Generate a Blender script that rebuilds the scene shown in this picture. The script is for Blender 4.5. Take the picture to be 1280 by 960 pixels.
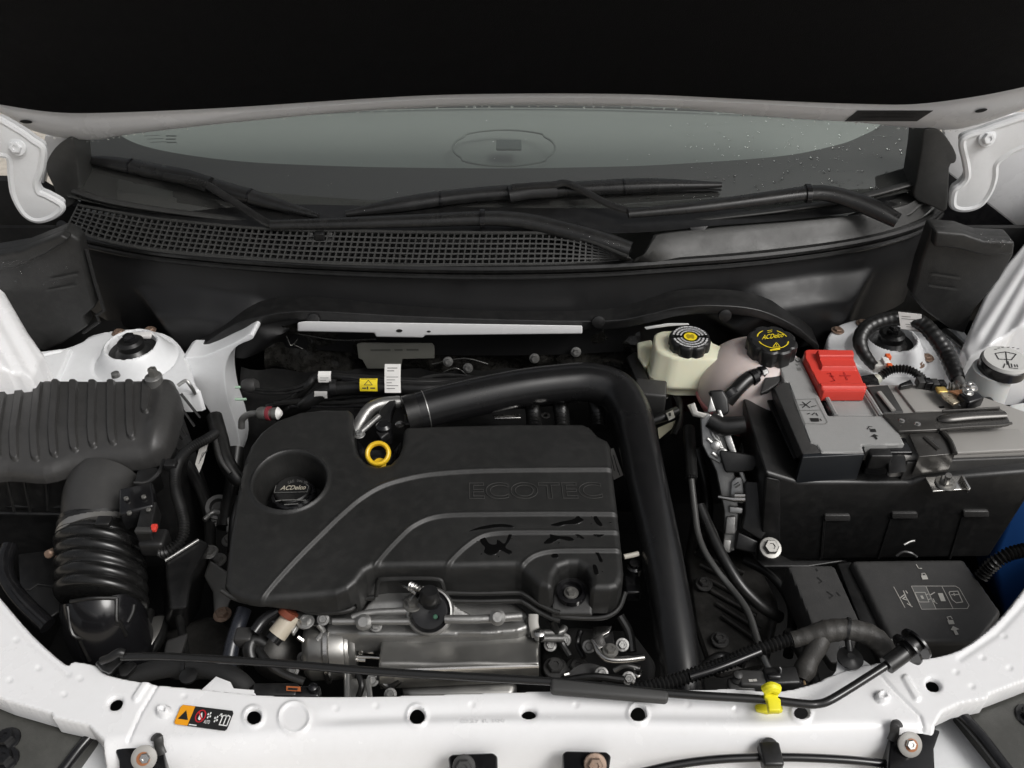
import bpy, bmesh, math, random
import numpy as np
from mathutils import Vector, Matrix
random.seed(7)
rad = math.radians
scene = bpy.context.scene
for o in list(bpy.data.objects): bpy.data.objects.remove(o)
C = scene.collection

# ---------------------------------------------------------------- camera, sky, light
F_PX, PITCH, CAM_H = 1100.0, rad(40.0), 0.88
cam_d = bpy.data.cameras.new('camera'); cam = bpy.data.objects.new('camera', cam_d); C.objects.link(cam)
cam_d.sensor_width = 36.0; cam_d.lens = 36.0 * F_PX / 1280.0
cam_d.clip_start = 0.02; cam_d.clip_end = 500
cam.location = (0, 0, CAM_H); cam.rotation_euler = (math.pi/2 - PITCH, 0, 0)
scene.camera = cam
world = bpy.data.worlds.new('World'); scene.world = world; world.use_nodes = True
wn = world.node_tree.nodes; wl = world.node_tree.links
SUN_EL, SUN_AZ = rad(50), rad(122)          # azimuth measured clockwise from +Y (rear of the car)
sky = wn.new('ShaderNodeTexSky'); sky.sky_type = 'NISHITA'; sky.sun_disc = False
sky.sun_elevation = SUN_EL; sky.sun_rotation = SUN_AZ
sky.air_density = 1.0; sky.dust_density = 9.0; sky.ozone_density = 1.0
hs = wn.new('ShaderNodeHueSaturation'); hs.inputs['Saturation'].default_value = 0.20   # overcast: nearly neutral
wl.new(sky.outputs[0], hs.inputs['Color'])
bg = wn['Background']; wl.new(hs.outputs[0], bg.inputs['Color']); bg.inputs['Strength'].default_value = 0.15
sun_d = bpy.data.lights.new('sun', 'SUN'); sun = bpy.data.objects.new('sun', sun_d); C.objects.link(sun)
sun_d.energy = 2.0; sun_d.angle = rad(24); sun_d.color = (1.0, 0.985, 0.965)
sd = Vector((math.sin(SUN_AZ)*math.cos(SUN_EL), math.cos(SUN_AZ)*math.cos(SUN_EL), math.sin(SUN_EL)))
sun.rotation_euler = sd.to_track_quat('Z', 'Y').to_euler(); sun.location = (0.5, -2, 4)
vs = scene.view_settings
vs.view_transform = 'Standard'; vs.look = 'None'; vs.gamma = 1; vs.use_curve_mapping = False
vs.exposure = -0.66
scene.cycles.max_bounces = 8; scene.cycles.use_denoising = True

# ---------------------------------------------------------------- pixel -> place
SP, CP = math.sin(PITCH), math.cos(PITCH)
def ray(u, v):
    a, b = (u-640)/F_PX, (480-v)/F_PX
    return Vector((a, CP + b*SP, -SP + b*CP))
EYE = Vector((0, 0, CAM_H))
def At(u, v, S=0.0):
    """point seen at pixel (u,v) on surface S: a height z, ('y',y), ('x',x) or (point, normal)"""
    d = ray(u, v)
    if isinstance(S, (int, float)): t = (S - CAM_H)/d.z
    elif S[0] == 'y': t = S[1]/d.y
    elif S[0] == 'x': t = S[1]/d.x
    else: t = (S[0]-EYE).dot(S[1])/d.dot(S[1])
    return EYE + d*t
def normal_of(S):
    if isinstance(S, (int, float)): return Vector((0,0,1))
    if S[0] == 'y': return Vector((0,-1,0))
    if S[0] == 'x': return Vector((-1 if S[1] > 0 else 1,0,0))
    return S[1].normalized() * (1 if S[1].dot(EYE-S[0]) > 0 else -1)
def plane3(a, b, c):
    n = (b-a).cross(c-a).normalized()
    return (a, n)
def A(pts, S=0.0):
    return [At(p[0], p[1], p[2] if len(p) > 2 else S) for p in pts]

# ---------------------------------------------------------------- materials
MATS = {}
def mat(name, col=(), rough=0.5, metal=0.0, spec=0.5, coat=0.0, grain=0.0, gscale=900, vary=0.0, vscale=14, dust=0.0,
        dustcol=(.32,.31,.29), trans=0.0, sss=0.0, alpha=1.0, aniso=0.0, wav=0.0):
    if name in MATS: return MATS[name]
    m = bpy.data.materials.new(name); m.use_nodes = True; nt = m.node_tree; N = nt.nodes; L = nt.links
    b = N['Principled BSDF']
    b.inputs['Base Color'].default_value = (*col, 1); b.inputs['Roughness'].default_value = rough
    b.inputs['Metallic'].default_value = metal; b.inputs['Specular IOR Level'].default_value = spec
    b.inputs['Coat Weight'].default_value = coat; b.inputs['Coat Roughness'].default_value = 0.08
    b.inputs['Transmission Weight'].default_value = trans
    if sss: b.inputs['Subsurface Weight'].default_value = sss; b.inputs['Subsurface Radius'].default_value = (.02,.012,.008); b.inputs['Subsurface Scale'].default_value = .6
    tc = N.new('ShaderNodeTexCoord')
    if vary or dust:
        n1 = N.new('ShaderNodeTexNoise'); n1.inputs['Scale'].default_value = vscale; n1.inputs['Detail'].default_value = 6; n1.inputs['Roughness'].default_value = .65
        L.new(tc.outputs['Object'], n1.inputs['Vector'])
        src = None
        if vary:
            mx = N.new('ShaderNodeMixRGB'); mx.blend_type = 'MIX'
            mx.inputs[1].default_value = (*[c*(1-vary) for c in col], 1); mx.inputs[2].default_value = (*[min(1,c*(1+vary)) for c in col], 1)
            L.new(n1.outputs['Fac'], mx.inputs[0]); src = mx.outputs[0]
            mr = N.new('ShaderNodeMapRange'); mr.inputs['From Min'].default_value = .3; mr.inputs['From Max'].default_value = .7
            mr.inputs['To Min'].default_value = max(0.02, rough*(1-.22)); mr.inputs['To Max'].default_value = min(1, rough*1.2)
            L.new(n1.outputs['Fac'], mr.inputs['Value']); L.new(mr.outputs[0], b.inputs['Roughness'])
        if dust:
            n2 = N.new('ShaderNodeTexNoise'); n2.inputs['Scale'].default_value = 70; n2.inputs['Detail'].default_value = 10; n2.inputs['Roughness'].default_value = .75
            L.new(tc.outputs['Object'], n2.inputs['Vector'])
            r2 = N.new('ShaderNodeMapRange'); r2.inputs['From Min'].default_value = .45; r2.inputs['From Max'].default_value = .8
            r2.inputs['To Min'].default_value = 0; r2.inputs['To Max'].default_value = dust; L.new(n2.outputs['Fac'], r2.inputs['Value'])
            m2 = N.new('ShaderNodeMixRGB'); m2.inputs[1].default_value = (*col,1); m2.inputs[2].default_value = (*dustcol,1)
            if src: L.new(src, m2.inputs[1])
            L.new(r2.outputs[0], m2.inputs[0]); src = m2.outputs[0]
        L.new(src, b.inputs['Base Color'])
    if grain:
        n3 = N.new('ShaderNodeTexNoise'); n3.inputs['Scale'].default_value = gscale; n3.inputs['Detail'].default_value = 2
        L.new(tc.outputs['Object'], n3.inputs['Vector'])
        bp = N.new('ShaderNodeBump'); bp.inputs['Strength'].default_value = grain; bp.inputs['Distance'].default_value = .001
        L.new(n3.outputs['Fac'], bp.inputs['Height']); L.new(bp.outputs[0], b.inputs['Normal'])
    elif wav:
        n3 = N.new('ShaderNodeTexNoise'); n3.inputs['Scale'].default_value = 9; n3.inputs['Detail'].default_value = 2
        L.new(tc.outputs['Object'], n3.inputs['Vector'])
        bp = N.new('ShaderNodeBump'); bp.inputs['Strength'].default_value = wav; bp.inputs['Distance'].default_value = .01
        L.new(n3.outputs['Fac'], bp.inputs['Height']); L.new(bp.outputs[0], b.inputs['Normal'])
    MATS[name] = m; return m

WHITE  = mat('white_paint', (.79,.79,.795), .26, coat=.45, vary=.035, vscale=7, wav=.07, dust=.10, dustcol=(.50,.48,.44))
WHITE2 = mat('white_inner_and_shaded_paint', (.74,.75,.76), .38, vary=.05, vscale=12, wav=.08, dust=.12)  # inner panel white; also the greyer white for shaded hinges and rail
COVER  = mat('engine_cover_plastic', (.015,.015,.0145), .43, grain=.22, gscale=1300, vary=.10, vscale=9, dust=.035)
PLAST  = mat('black_plastic', (.009,.009,.0092), .38, grain=.12, vary=.18, dust=.045)
LIDG   = mat('air_box_plastic', (.036,.0352,.0345), .42, grain=.22, gscale=1000, vary=.10, dust=.04)
GLOSSB = mat('gloss_black_plastic', (.007,.007,.0078), .2, vary=.15, dust=.03)
RUBBER = mat('black_rubber', (.008,.008,.008), .33, grain=.08, gscale=500, vary=.2, dust=.045)
MATTEB = mat('matte_black', (.009,.009,.009), .75, vary=.2, dust=.04)
FOAM   = mat('dark_foam', (.013,.013,.0125), .5, grain=.35, gscale=500, vary=.2, dust=.05)
FELT   = mat('black_felt', (.0065,.0065,.007), .95, spec=.12, grain=.8, gscale=700, vary=.45, vscale=45)
GREYP  = mat('grey_textured_plastic', (.27,.27,.265), .55, grain=.35, gscale=700, vary=.10, vscale=180)
DGREYP = mat('dark_grey_plastic', (.034,.0335,.033), .46, grain=.25, vary=.1, dust=.05)
BATT   = mat('battery_case', (.29,.28,.265), .5, grain=.12, vary=.08, dust=.1)
RED    = mat('red_plastic', (.62,.05,.035), .42, grain=.1, vary=.05)
CREAM  = mat('cream_plastic', (.80,.785,.60), .38, sss=.25, vary=.04)
YELLOW = mat('yellow_plastic', (.75,.48,.02), .38, vary=.06)
CLIPY  = mat('bright_yellow_plastic', (.80,.72,.02), .45)
COOL   = mat('translucent_tank_plastic', (.62,.53,.50), .40, sss=.35, vary=.12, vscale=20, dust=.1)
PINK   = mat('pink_tank_plastic', (.70,.26,.27), .35, sss=.3, vary=.15)
BLUE   = mat('blue_plastic', (.012,.055,.19), .35, vary=.15, vscale=6)
MILKY  = mat('milky_plastic', (.52,.53,.52), .45, sss=.3, vary=.05)
ALU    = mat('cast_aluminium', (.42,.42,.41), .40, metal=.85, grain=.25, gscale=450, vary=.15)
ALUD   = mat('dull_cast_aluminium', (.30,.298,.29), .42, metal=.8, grain=.3, gscale=350, vary=.25, vscale=30, dust=.1)
STEEL  = mat('bright_steel', (.62,.61,.59), .25, metal=1, vary=.1, vscale=40)
SHIELD = mat('heat_shield_steel', (.33,.325,.31), .36, metal=.9, vary=.12, vscale=22, dust=.12)
CHROME = mat('shiny_steel', (.42,.41,.39), .36, metal=.85)
COPPER = mat('rusty_bolt', (.30,.22,.17), .45, metal=.6, vary=.5, vscale=250, dust=.5, dustcol=(.22,.08,.03))
ORNG   = mat('orange_rust_spot', (.34,.13,.05), .5)
BOLTZ  = mat('zinc_bolt', (.27,.265,.25), .42, metal=.8, vary=.15, vscale=90)
PAPER  = mat('white_label', (.72,.71,.69), .5)
GREYL  = mat('grey_label', (.33,.32,.30), .45, vary=.1, vscale=60)
SILVR  = mat('silver_print', (.42,.41,.38), .45)
DIMPR  = mat('dim_print', (.13,.13,.125), .5)
INK    = mat('black_ink', (.012,.012,.012), .5)
REDINK = mat('red_ink', (.55,.02,.03), .5)
ORANGE = mat('orange_label', (.80,.33,.01), .45)
YLAB   = mat('yellow_label', (.80,.62,.02), .45)
WPRINT = mat('white_print', (.75,.75,.74), .5)
FIREW  = mat('firewall_pad', (.014,.0135,.012), .24, grain=1.0, gscale=70, vary=.35, vscale=35, dust=.15)
DASH   = mat('dashboard_skin', (.21,.215,.205), .6, grain=.2, vary=.05)
FRIT   = mat('windscreen_black_border', (.008,.008,.008), .6)
VOID   = mat('underbody_and_shade_black', (.006,.006,.006), .8, vary=.3)  # underbody black, also on sheets that stand in for deep shade
GRAVEL = mat('gravel_ground', (.48,.44,.38), .9, grain=1.0, gscale=60, vary=.4, vscale=25)
ROD    = mat('painted_rod', (.014,.014,.014), .13, vary=.1)
WATER  = mat('water_on_plastic', (.004,.004,.004), .04)
WIPER  = mat('wiper_black', (.014,.014,.014), .30, grain=.1, vary=.15, dust=.06)
COWLM  = mat('cowl_plastic', (.036,.036,.0345), .44, grain=.2, vary=.12, dust=.06)
HEADL  = mat('headlight_top_plastic', (.055,.055,.05), .42, grain=.25, vary=.15, dust=.08)

def glass_mat():
    m = bpy.data.materials.new('windscreen_glass'); m.use_nodes = True; N = m.node_tree.nodes; L = m.node_tree.links
    N.remove(N['Principled BSDF']); out = N['Material Output']
    t = N.new('ShaderNodeBsdfTransparent'); t.inputs[0].default_value = (.72,.81,.765,1)
    g = N.new('ShaderNodeBsdfGlossy'); g.inputs['Roughness'].default_value = .012; g.inputs['Color'].default_value = (.95,1,.97,1)
    fr = N.new('ShaderNodeFresnel'); fr.inputs['IOR'].default_value = 1.95   # both faces of the pane together
    mx = N.new('ShaderNodeMixShader'); L.new(fr.outputs[0], mx.inputs[0]); L.new(t.outputs[0], mx.inputs[1]); L.new(g.outputs[0], mx.inputs[2])
    df = N.new('ShaderNodeBsdfDiffuse'); df.inputs[0].default_value = (.45,.44,.42,1)
    m2 = N.new('ShaderNodeMixShader'); m2.inputs[0].default_value = .075
    L.new(mx.outputs[0], m2.inputs[1]); L.new(df.outputs[0], m2.inputs[2])
    L.new(m2.outputs[0], out.inputs['Surface']); return m
GLASS = glass_mat()
def drop_mat():
    m = bpy.data.materials.new('water_drop'); m.use_nodes = True; b = m.node_tree.nodes['Principled BSDF']
    b.inputs['Base Color'].default_value = (1,1,1,1); b.inputs['Roughness'].default_value = .02; b.inputs['Transmission Weight'].default_value = 1; b.inputs['IOR'].default_value = 1.33
    return m
DROP = drop_mat()

# ---------------------------------------------------------------- builders
ORG = {}
def thing(name, label, cat, loc, group=None):
    o = bpy.data.objects.new(name, None); C.objects.link(o); o.location = loc; o.empty_display_size = .02
    o['label'] = label; o['category'] = cat
    if group: o['group'] = group
    ORG[o] = Vector(loc); return o
def tag(o, label, cat, group=None):
    o['label'] = label; o['category'] = cat
    if group: o['group'] = group
    return o
def struct(o): o['kind'] = 'structure'; return o
def stuff(o): o['kind'] = 'stuff'; return o
def mk(name, V, Fc, m, parent=None, smooth=True, sharp=35, bevel=0, seg=3, sub=0):
    V = [Vector(v) for v in V]
    if parent is None:
        xs = [v.x for v in V]; ys = [v.y for v in V]; zs = [v.z for v in V]
        org = Vector(((min(xs)+max(xs))/2, (min(ys)+max(ys))/2, min(zs)))
    else: org = ORG[parent]
    me = bpy.data.meshes.new(name); me.from_pydata([tuple(v-org) for v in V], [], Fc); me.update()
    bm = bmesh.new(); bm.from_mesh(me); bmesh.ops.recalc_face_normals(bm, faces=bm.faces)
    if bevel:
        es = [e for e in bm.edges if len(e.link_faces) == 2 and e.calc_face_angle(0) > rad(28)]
        bmesh.ops.bevel(bm, geom=es, offset=bevel, segments=seg, affect='EDGES', profile=.5, clamp_overlap=True)
    bm.to_mesh(me); bm.free()
    if smooth:
        me.shade_smooth()
        me.set_sharp_from_angle(angle=rad(sharp))
    me.materials.append(m)
    o = bpy.data.objects.new(name, me); C.objects.link(o)
    if parent is None: o.location = org
    else: o.parent = parent
    ORG[o] = org
    if sub:
        md = o.modifiers.new('s', 'SUBSURF'); md.levels = sub; md.render_levels = sub
    return o
def loft(name, rings, m, parent=None, caps=True, **k):
    n = len(rings[0]); V = [p for r in rings for p in r]; Fc = []
    for i in range(len(rings)-1):
        for j in range(n):
            a, b = i*n+j, i*n+(j+1) % n
            Fc.append((a, b, b+n, a+n))
    if caps: Fc.append(tuple(range(n))); Fc.append(tuple((len(rings)-1)*n + j for j in range(n)))
    return mk(name, V, Fc, m, parent, **k)
def slab(name, top, t, m, parent=None, down=Vector((0,0,-1)), bevel=.002, **k):
    """polygon of 3-D points given thickness t along `down`"""
    return loft(name, [top, [p + down*t for p in top]], m, parent, bevel=bevel, **k)
def prism(name, top, bot, m, parent=None, bevel=.003, **k):
    return loft(name, [top, bot], m, parent, bevel=bevel, **k)
def box(name, c, size, m, parent=None, R=None, bevel=.003, taper=1.0, **k):
    R = R or Matrix.Identity(3); c = Vector(c); sx, sy, sz = [s/2 for s in size]
    top = [c + R @ Vector((x*sx*taper, y*sy*taper, sz)) for x, y in ((-1,-1),(1,-1),(1,1),(-1,1))]
    bot = [c + R @ Vector((x*sx, y*sy, -sz)) for x, y in ((-1,-1),(1,-1),(1,1),(-1,1))]
    return prism(name, top, bot, m, parent, bevel=bevel, **k)
def crom(P, n=10, closed=False):
    out = []; N = len(P)
    for i in range(N if closed else N-1):
        p0 = P[(i-1) % N] if (closed or i > 0) else P[0]*2 - P[1]
        p1, p2 = P[i], P[(i+1) % N]
        p3 = P[(i+2) % N] if (closed or i < N-2) else P[-1]*2 - P[-2]
        for k in range(n):
            t = k/n
            out.append(.5*((2*p1) + (p2-p0)*t + (2*p0-5*p1+4*p2-p3)*t*t + (3*p1-p0-3*p2+p3)*t**3))
    if not closed: out.append(P[-1].copy())
    return out
def crom2(P, n=6, closed=False):
    return [(q.x, q.y) for q in crom([Vector((p[0], p[1], 0)) for p in P], n, closed)]
def resample(P, step):
    d = [0]
    for a, b in zip(P, P[1:]): d.append(d[-1] + (b-a).length)
    n = max(2, int(d[-1]/step)); out = []; j = 0
    for i in range(n+1):
        s = d[-1]*i/n
        while j < len(P)-2 and d[j+1] < s: j += 1
        L = d[j+1]-d[j] or 1
        out.append(P[j].lerp(P[j+1], min(1, max(0, (s-d[j])/L))))
    return out, d[-1]
def tube(name, P, r, m, parent=None, seg=14, n=8, corr=None, step=None, spline=True, squash=1.0, up=None, **k):
    """tube through points P; r is a radius or list of radii; corr=(pitch, amount) makes it a ribbed conduit"""
    if isinstance(r, (list, tuple)):
        Q = crom([Vector((i, rr, 0)) for i, rr in enumerate(r)], n) if spline else [Vector((i, rr, 0)) for i, rr in enumerate(r)]
        radii = [q.y for q in Q]
    else: radii = None
    path = crom(P, n) if spline else list(P)
    if corr or step:
        st = corr[0]/4 if corr else step
        path2, L = resample(path, st)
        if radii: radii = [radii[min(len(radii)-1, int(i/len(path2)*len(radii)))] for i in range(len(path2))]
        path = path2
    nrm = None; rings = []
    for i, p in enumerate(path):
        t = (path[min(i+1, len(path)-1)] - path[max(i-1, 0)]).normalized()
        if nrm is None:
            a = up or (Vector((0,0,1)) if abs(t.z) < .9 else Vector((1,0,0)))
            nrm = (a - t*a.dot(t)).normalized()
        else: nrm = (nrm - t*nrm.dot(t)).normalized()
        bn = t.cross(nrm)
        rr = radii[i] if radii else r
        if corr: rr *= (1, 1+corr[1], 1, 1-corr[1])[i % 4]
        rings.append([p + (nrm*math.cos(a)*squash + bn*math.sin(a))*rr for a in [2*math.pi*j/seg for j in range(seg)]])
    return loft(name, rings, m, parent, **k)
def frame(ax):
    ax = Vector(ax).normalized(); a = Vector((0,0,1)) if abs(ax.z) < .9 else Vector((0,1,0))
    x = a.cross(ax).normalized() if abs(ax.z) < .9 else Vector((1,0,0)); x = (x - ax*x.dot(ax)).normalized(); y = ax.cross(x)
    return x, y, ax
def lathe(name, prof, c, m, parent=None, ax=(0,0,1), seg=32, lobes=None, sx=1.0, **k):
    """profile [(radius, height)...] turned about ax at c; lobes=(n, depth) scallops it"""
    x, y, z = frame(ax); c = Vector(c); rings = []
    for r, h in prof:
        ring = []
        for j in range(seg):
            a = 2*math.pi*j/seg; q = r
            if lobes and r > .004: q = r*(1 - lobes[1]*max(0, math.cos(a*lobes[0]))**2)
            ring.append(c + x*math.cos(a)*q*sx + y*math.sin(a)*q + z*h)
        rings.append(ring)
    return loft(name, rings, m, parent, **k)
def bolt(c, r, parent, ax=(0,0,1), m=None, name='bolt', h=None, flange=True):
    h = h or r*.9; m = m or BOLTZ
    b = lathe(name, [(r*1.0,0),(r*1.0,h*.75),(r*.85,h),(r*.45,h),(r*.4,h*.8)], c, m, parent, ax=ax, seg=6, sharp=20)
    if flange: lathe('washer', [(r*1.45,-h*.15),(r*1.5,0),(r*1.4,h*.18),(r*.9,h*.25)], c, m, b, ax=ax, seg=20)
    return b

# height field over an outline traced on level z0 (pixels), vertical skirts round the outline and its holes
def seg_dist(X, Y, P, closed=True):
    D = np.full(X.shape, 1e9); BX = np.zeros(X.shape); BY = np.zeros(X.shape)
    n = len(P)
    for i in range(n if closed else n-1):
        ax_, ay_ = P[i][0], P[i][1]; bx_, by_ = P[(i+1) % n][0], P[(i+1) % n][1]
        dx, dy = bx_-ax_, by_-ay_; L2 = dx*dx+dy*dy or 1e-12
        t = np.clip(((X-ax_)*dx + (Y-ay_)*dy)/L2, 0, 1)
        qx, qy = ax_+t*dx, ay_+t*dy; d = np.hypot(X-qx, Y-qy)
        w = d < D; D[w] = d[w]; BX[w] = qx[w]; BY[w] = qy[w]
    return D, BX, BY
def inside(X, Y, P):
    r = np.zeros(X.shape, bool); n = len(P)
    for i in range(n):
        x1, y1 = P[i][0], P[i][1]; x2, y2 = P[(i+1) % n][0], P[(i+1) % n][1]
        if y1 == y2: continue
        c = ((y1 > Y) != (y2 > Y)) & (X < (x2-x1)*(Y-y1)/(y2-y1)+x1)
        r ^= c
    return r
def to_px(X, Y, Z):
    zc = Y*CP - (Z-CAM_H)*SP; yc = Y*SP + (Z-CAM_H)*CP
    return 640 + F_PX*X/zc, 480 - F_PX*yc/zc
def sstep(a, b, x):
    t = np.clip((x-a)/(b-a), 0, 1); return t*t*(3-2*t)
def rnd(d, r):
    """rounded edge: 0 inside, -r at the rim"""
    q = np.clip(d, 0, r); return -r + np.sqrt(np.maximum(0, r*r-(r-q)**2))
def hfield(name, outline, z0, zf, res, m, parent=None, holes=(), skirt=None, world_xy=False, hole_skirt=.02, sharp=40, mats=None, smooth=True):
    W = lambda P: [(p[0], p[1]) for p in P] if world_xy else [(q.x, q.y) for q in A(P, z0)]
    P = W(outline); H = [W(h) for h in holes]
    xs = [p[0] for p in P]; ys = [p[1] for p in P]
    nx = int((max(xs)-min(xs))/res)+3; ny = int((max(ys)-min(ys))/res)+3
    gx = min(xs)-res + np.arange(nx+1)*res; gy = min(ys)-res + np.arange(ny+1)*res
    X, Y = np.meshgrid(gx, gy); cx, cy = X[:-1,:-1]+res/2, Y[:-1,:-1]+res/2
    keep = inside(cx, cy, P)
    for h in H: keep &= ~inside(cx, cy, h)
    # tidy single-cell spurs
    pad = np.pad(keep, 1); nb = pad[:-2,1:-1].astype(int)+pad[2:,1:-1]+pad[1:-1,:-2]+pad[1:-1,2:]
    keep &= nb >= 2
    used = np.zeros(X.shape, bool); full = np.ones(X.shape, bool)
    for a in (0,1):
        for b in (0,1):
            used[a:a+ny, b:b+nx] |= keep
    kp = np.pad(keep, 1)
    cnt = kp[:-1,:-1].astype(int)+kp[1:,:-1]+kp[:-1,1:]+kp[1:,1:]
    bnd = used & (cnt < 4)
    D, BX, BY = seg_dist(X, Y, P); hole_id = np.zeros(X.shape, int)
    for i, h in enumerate(H):
        d, bx_, by_ = seg_dist(X, Y, h); w = d < D; D[w] = d[w]; BX[w] = bx_[w]; BY[w] = by_[w]; hole_id[w] = i+1
    X = np.where(bnd, BX, X); Y = np.where(bnd, BY, Y); D = np.where(bnd, 0, D)
    U, Vv = to_px(X, Y, z0)
    Z = zf(X, Y, D, U, Vv) + np.zeros(X.shape)
    idx = np.full(X.shape, -1); idx[used] = np.arange(used.sum())
    V = np.stack([X[used], Y[used], Z[used]], 1)
    q = np.stack([idx[:-1,:-1][keep], idx[:-1,1:][keep], idx[1:,1:][keep], idx[1:,:-1][keep]], 1)
    V = [tuple(v) for v in V]; Fc = [tuple(int(i) for i in r) for r in q]
    if skirt is not None:
        ec = {}
        for f in Fc:
            for a, b in zip(f, f[1:]+f[:1]):
                ec[(a, b)] = ec.get((a, b), 0)+1
        hid = hole_id[used]; Uu = U[used]; Vu = Vv[used]; low = {}
        def lo(i):
            if i not in low:
                x, y, z = V[i]
                zb = z - hole_skirt if hid[i] else (skirt(Uu[i], Vu[i]) if callable(skirt) else skirt)
                low[i] = len(V); V.append((x, y, min(zb, z-1e-4)))
            return low[i]
        for (a, b) in list(ec):
            if (b, a) not in ec: Fc.append((b, a, lo(a), lo(b)))
    return mk(name, V, Fc, m, parent, sharp=sharp, smooth=smooth)

# flat print and lettering
def frame_px(p0, p1, ptop, S): return At(*p0, S), At(*p1, S), At(*ptop, S)
def text(s, p0, p1, ptop, S, m, parent, off=.0006, outline=0, shear=0, bold=0, depth=0, name='lettering'):
    """text whose box runs from pixel p0 (baseline start) to p1 (baseline end) and up to ptop"""
    cu = bpy.data.curves.new('t', 'FONT'); cu.body = s; cu.shear = shear; cu.offset = bold
    if outline: cu.fill_mode = 'NONE'; cu.bevel_depth = outline; cu.bevel_resolution = 1
    o = bpy.data.objects.new('t', cu); C.objects.link(o)
    bpy.context.view_layer.update()
    me = bpy.data.meshes.new_from_object(o.evaluated_get(bpy.context.evaluated_depsgraph_get()))
    V = [v.co.copy() for v in me.vertices]; Fc = [tuple(p.vertices) for p in me.polygons]
    bpy.data.objects.remove(o); bpy.data.curves.remove(cu); bpy.data.meshes.remove(me)
    x0 = min(v.x for v in V); x1 = max(v.x for v in V); y0 = min(v.y for v in V); y1 = max(v.y for v in V)
    a, b, c = At(*p0, S), At(*p1, S), At(*ptop, S); n = normal_of(S)
    W = [a + (b-a)*((v.x-x0)/(x1-x0)) + (c-a)*((v.y-y0)/(y1-y0)) + n*(off + (v.z*(b-a).length/(x1-x0))) for v in V]
    return mk(name, W, Fc, m, parent, smooth=bool(outline))
def dpoly(pts, S, m, parent, off=.0005, name='print', th=0):
    n = normal_of(S); P = [p + n*off for p in A(pts, S)]
    if th: return slab(name, P, th, m, parent, down=-n, bevel=0)
    return mk(name, P, [tuple(range(len(P)))], m, parent, smooth=False)
def dlines(lines, S, w, m, parent, off=.0005, name='print', closed=False):
    """thin printed strokes, width w metres; one mesh per mark"""
    n = normal_of(S); V = []; Fc = []
    for ln in lines:
        P = [p + n*off for p in A(ln, S)]
        if closed: P.append(P[0].copy())
        for a, b in zip(P, P[1:]):
            d = (b-a)
            if d.length < 1e-6: continue
            d.normalize(); s = n.cross(d)*w/2; e = d*w*.3; k = len(V)
            V += [a-s-e, b-s+e, b+s+e, a+s-e]; Fc.append((k,k+1,k+2,k+3))
    return mk(name, V, Fc, m, parent, smooth=False)
def circ(u, v, ru, rv=None, n=28, rot=0, a0=0, a1=360):
    rv = rv if rv is not None else ru; out = []
    full = abs(a1-a0) >= 360
    for i in range(n if full else n+1):
        a = rad(a0 + (a1-a0)*i/n); x, y = ru*math.cos(a), rv*math.sin(a); c, s = math.cos(rad(rot)), math.sin(rad(rot))
        out.append((u + x*c - y*s, v + x*s + y*c))
    return out
def rrect(u0, v0, u1, v1, r=3, n=4):
    out = []
    for cx, cy, a in ((u1-r,v0+r,-90),(u1-r,v1-r,0),(u0+r,v1-r,90),(u0+r,v0+r,180)):
        for i in range(n+1):
            t = rad(a + 90*i/n); out.append((cx+r*math.cos(t), cy+r*math.sin(t)))
    return out
# ================================================================ the setting
g = mk('ground', [(-40,-40,-.95),(40,-40,-.95),(40,40,-.95),(-40,40,-.95)], [(0,1,2,3)], GRAVEL); struct(g)
V = []; Fc = []
def tub():
    x0, x1, y0, y1, zt, zb = -.86, .86, .50, 1.30, -.16, -.55
    P = [(x0,y0,zb),(x1,y0,zb),(x1,y1,zb),(x0,y1,zb),(x0,y0,zt),(x1,y0,zt),(x1,y1,-.06),(x0,y1,-.06)]
    return P, [(0,1,2,3),(0,1,5,4),(1,2,6,5),(2,3,7,6),(3,0,4,7)]
struct(mk('engine_bay_floor', *tub(), VOID, smooth=False))

# ---------------------------------------------------------------- hood
HD = Vector((0,-math.cos(rad(64)),math.sin(rad(64)))); HN = Vector((0,-math.sin(rad(64)),-math.cos(rad(64))))
HP = Vector((0,1.36,.318)); HS = (HP, HN)
hood = thing('hood', 'raised white car hood with black felt lining over the engine bay', 'hood', (0,1.36,.318))
up_e = [(-60,112),(0,125),(67,135),(134,136),(279,130),(430,120),(540,114),(640,112),(740,112),(830,114),(982,121.5),(1080,125),(1143,125),(1215,116),(1280,103),(1340,88)]
lo_e = [(-60,118),(0,140),(45,165),(110,175),(168,167),(282,154),(430,140),(560,133),(640,131.5),(730,132),(830,134),(960,146),(1070,153),(1150,160),(1215,158),(1345,112)]
n_ = 70
def along(P, k):
    Q = crom([Vector((p[0], p[1], 0)) for p in P], 8); return Q[int(round(k*(len(Q)-1)))]
rows = []
for (t, off) in ((0,-.010),(0,.0),(.12,.004),(.45,.007),(.68,.006),(.80,.001),(.86,-.004),(.93,.004),(1.0,.005),(1.15,-.002)):
    row = []
    for i in range(n_+1):
        a, b = along(lo_e, i/n_), along(up_e, i/n_)
        row.append(At(a.x+(b.x-a.x)*t, a.y+(b.y-a.y)*t, HS) + HN*off)
    rows.append(row)
rows.append([p - HN*.03 for p in rows[-1]]); rows.append([p - HN*.03 + HN*.01 for p in rows[0]])
m_ = len(rows); V = [p for r in rows for p in r]
Fc = [(a*(n_+1)+i, a*(n_+1)+i+1, ((a+1)%m_)*(n_+1)+i+1, ((a+1)%m_)*(n_+1)+i) for a in range(m_) for i in range(n_)]
mk('inner_panel', V, Fc, WHITE, hood)
ins = [(p[0], p[1]-1.0) for p in crom2(up_e, 5)]
XV = Vector((1,0,0)); hpt = lambda x, l: HP + XV*x + HD*l
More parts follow.
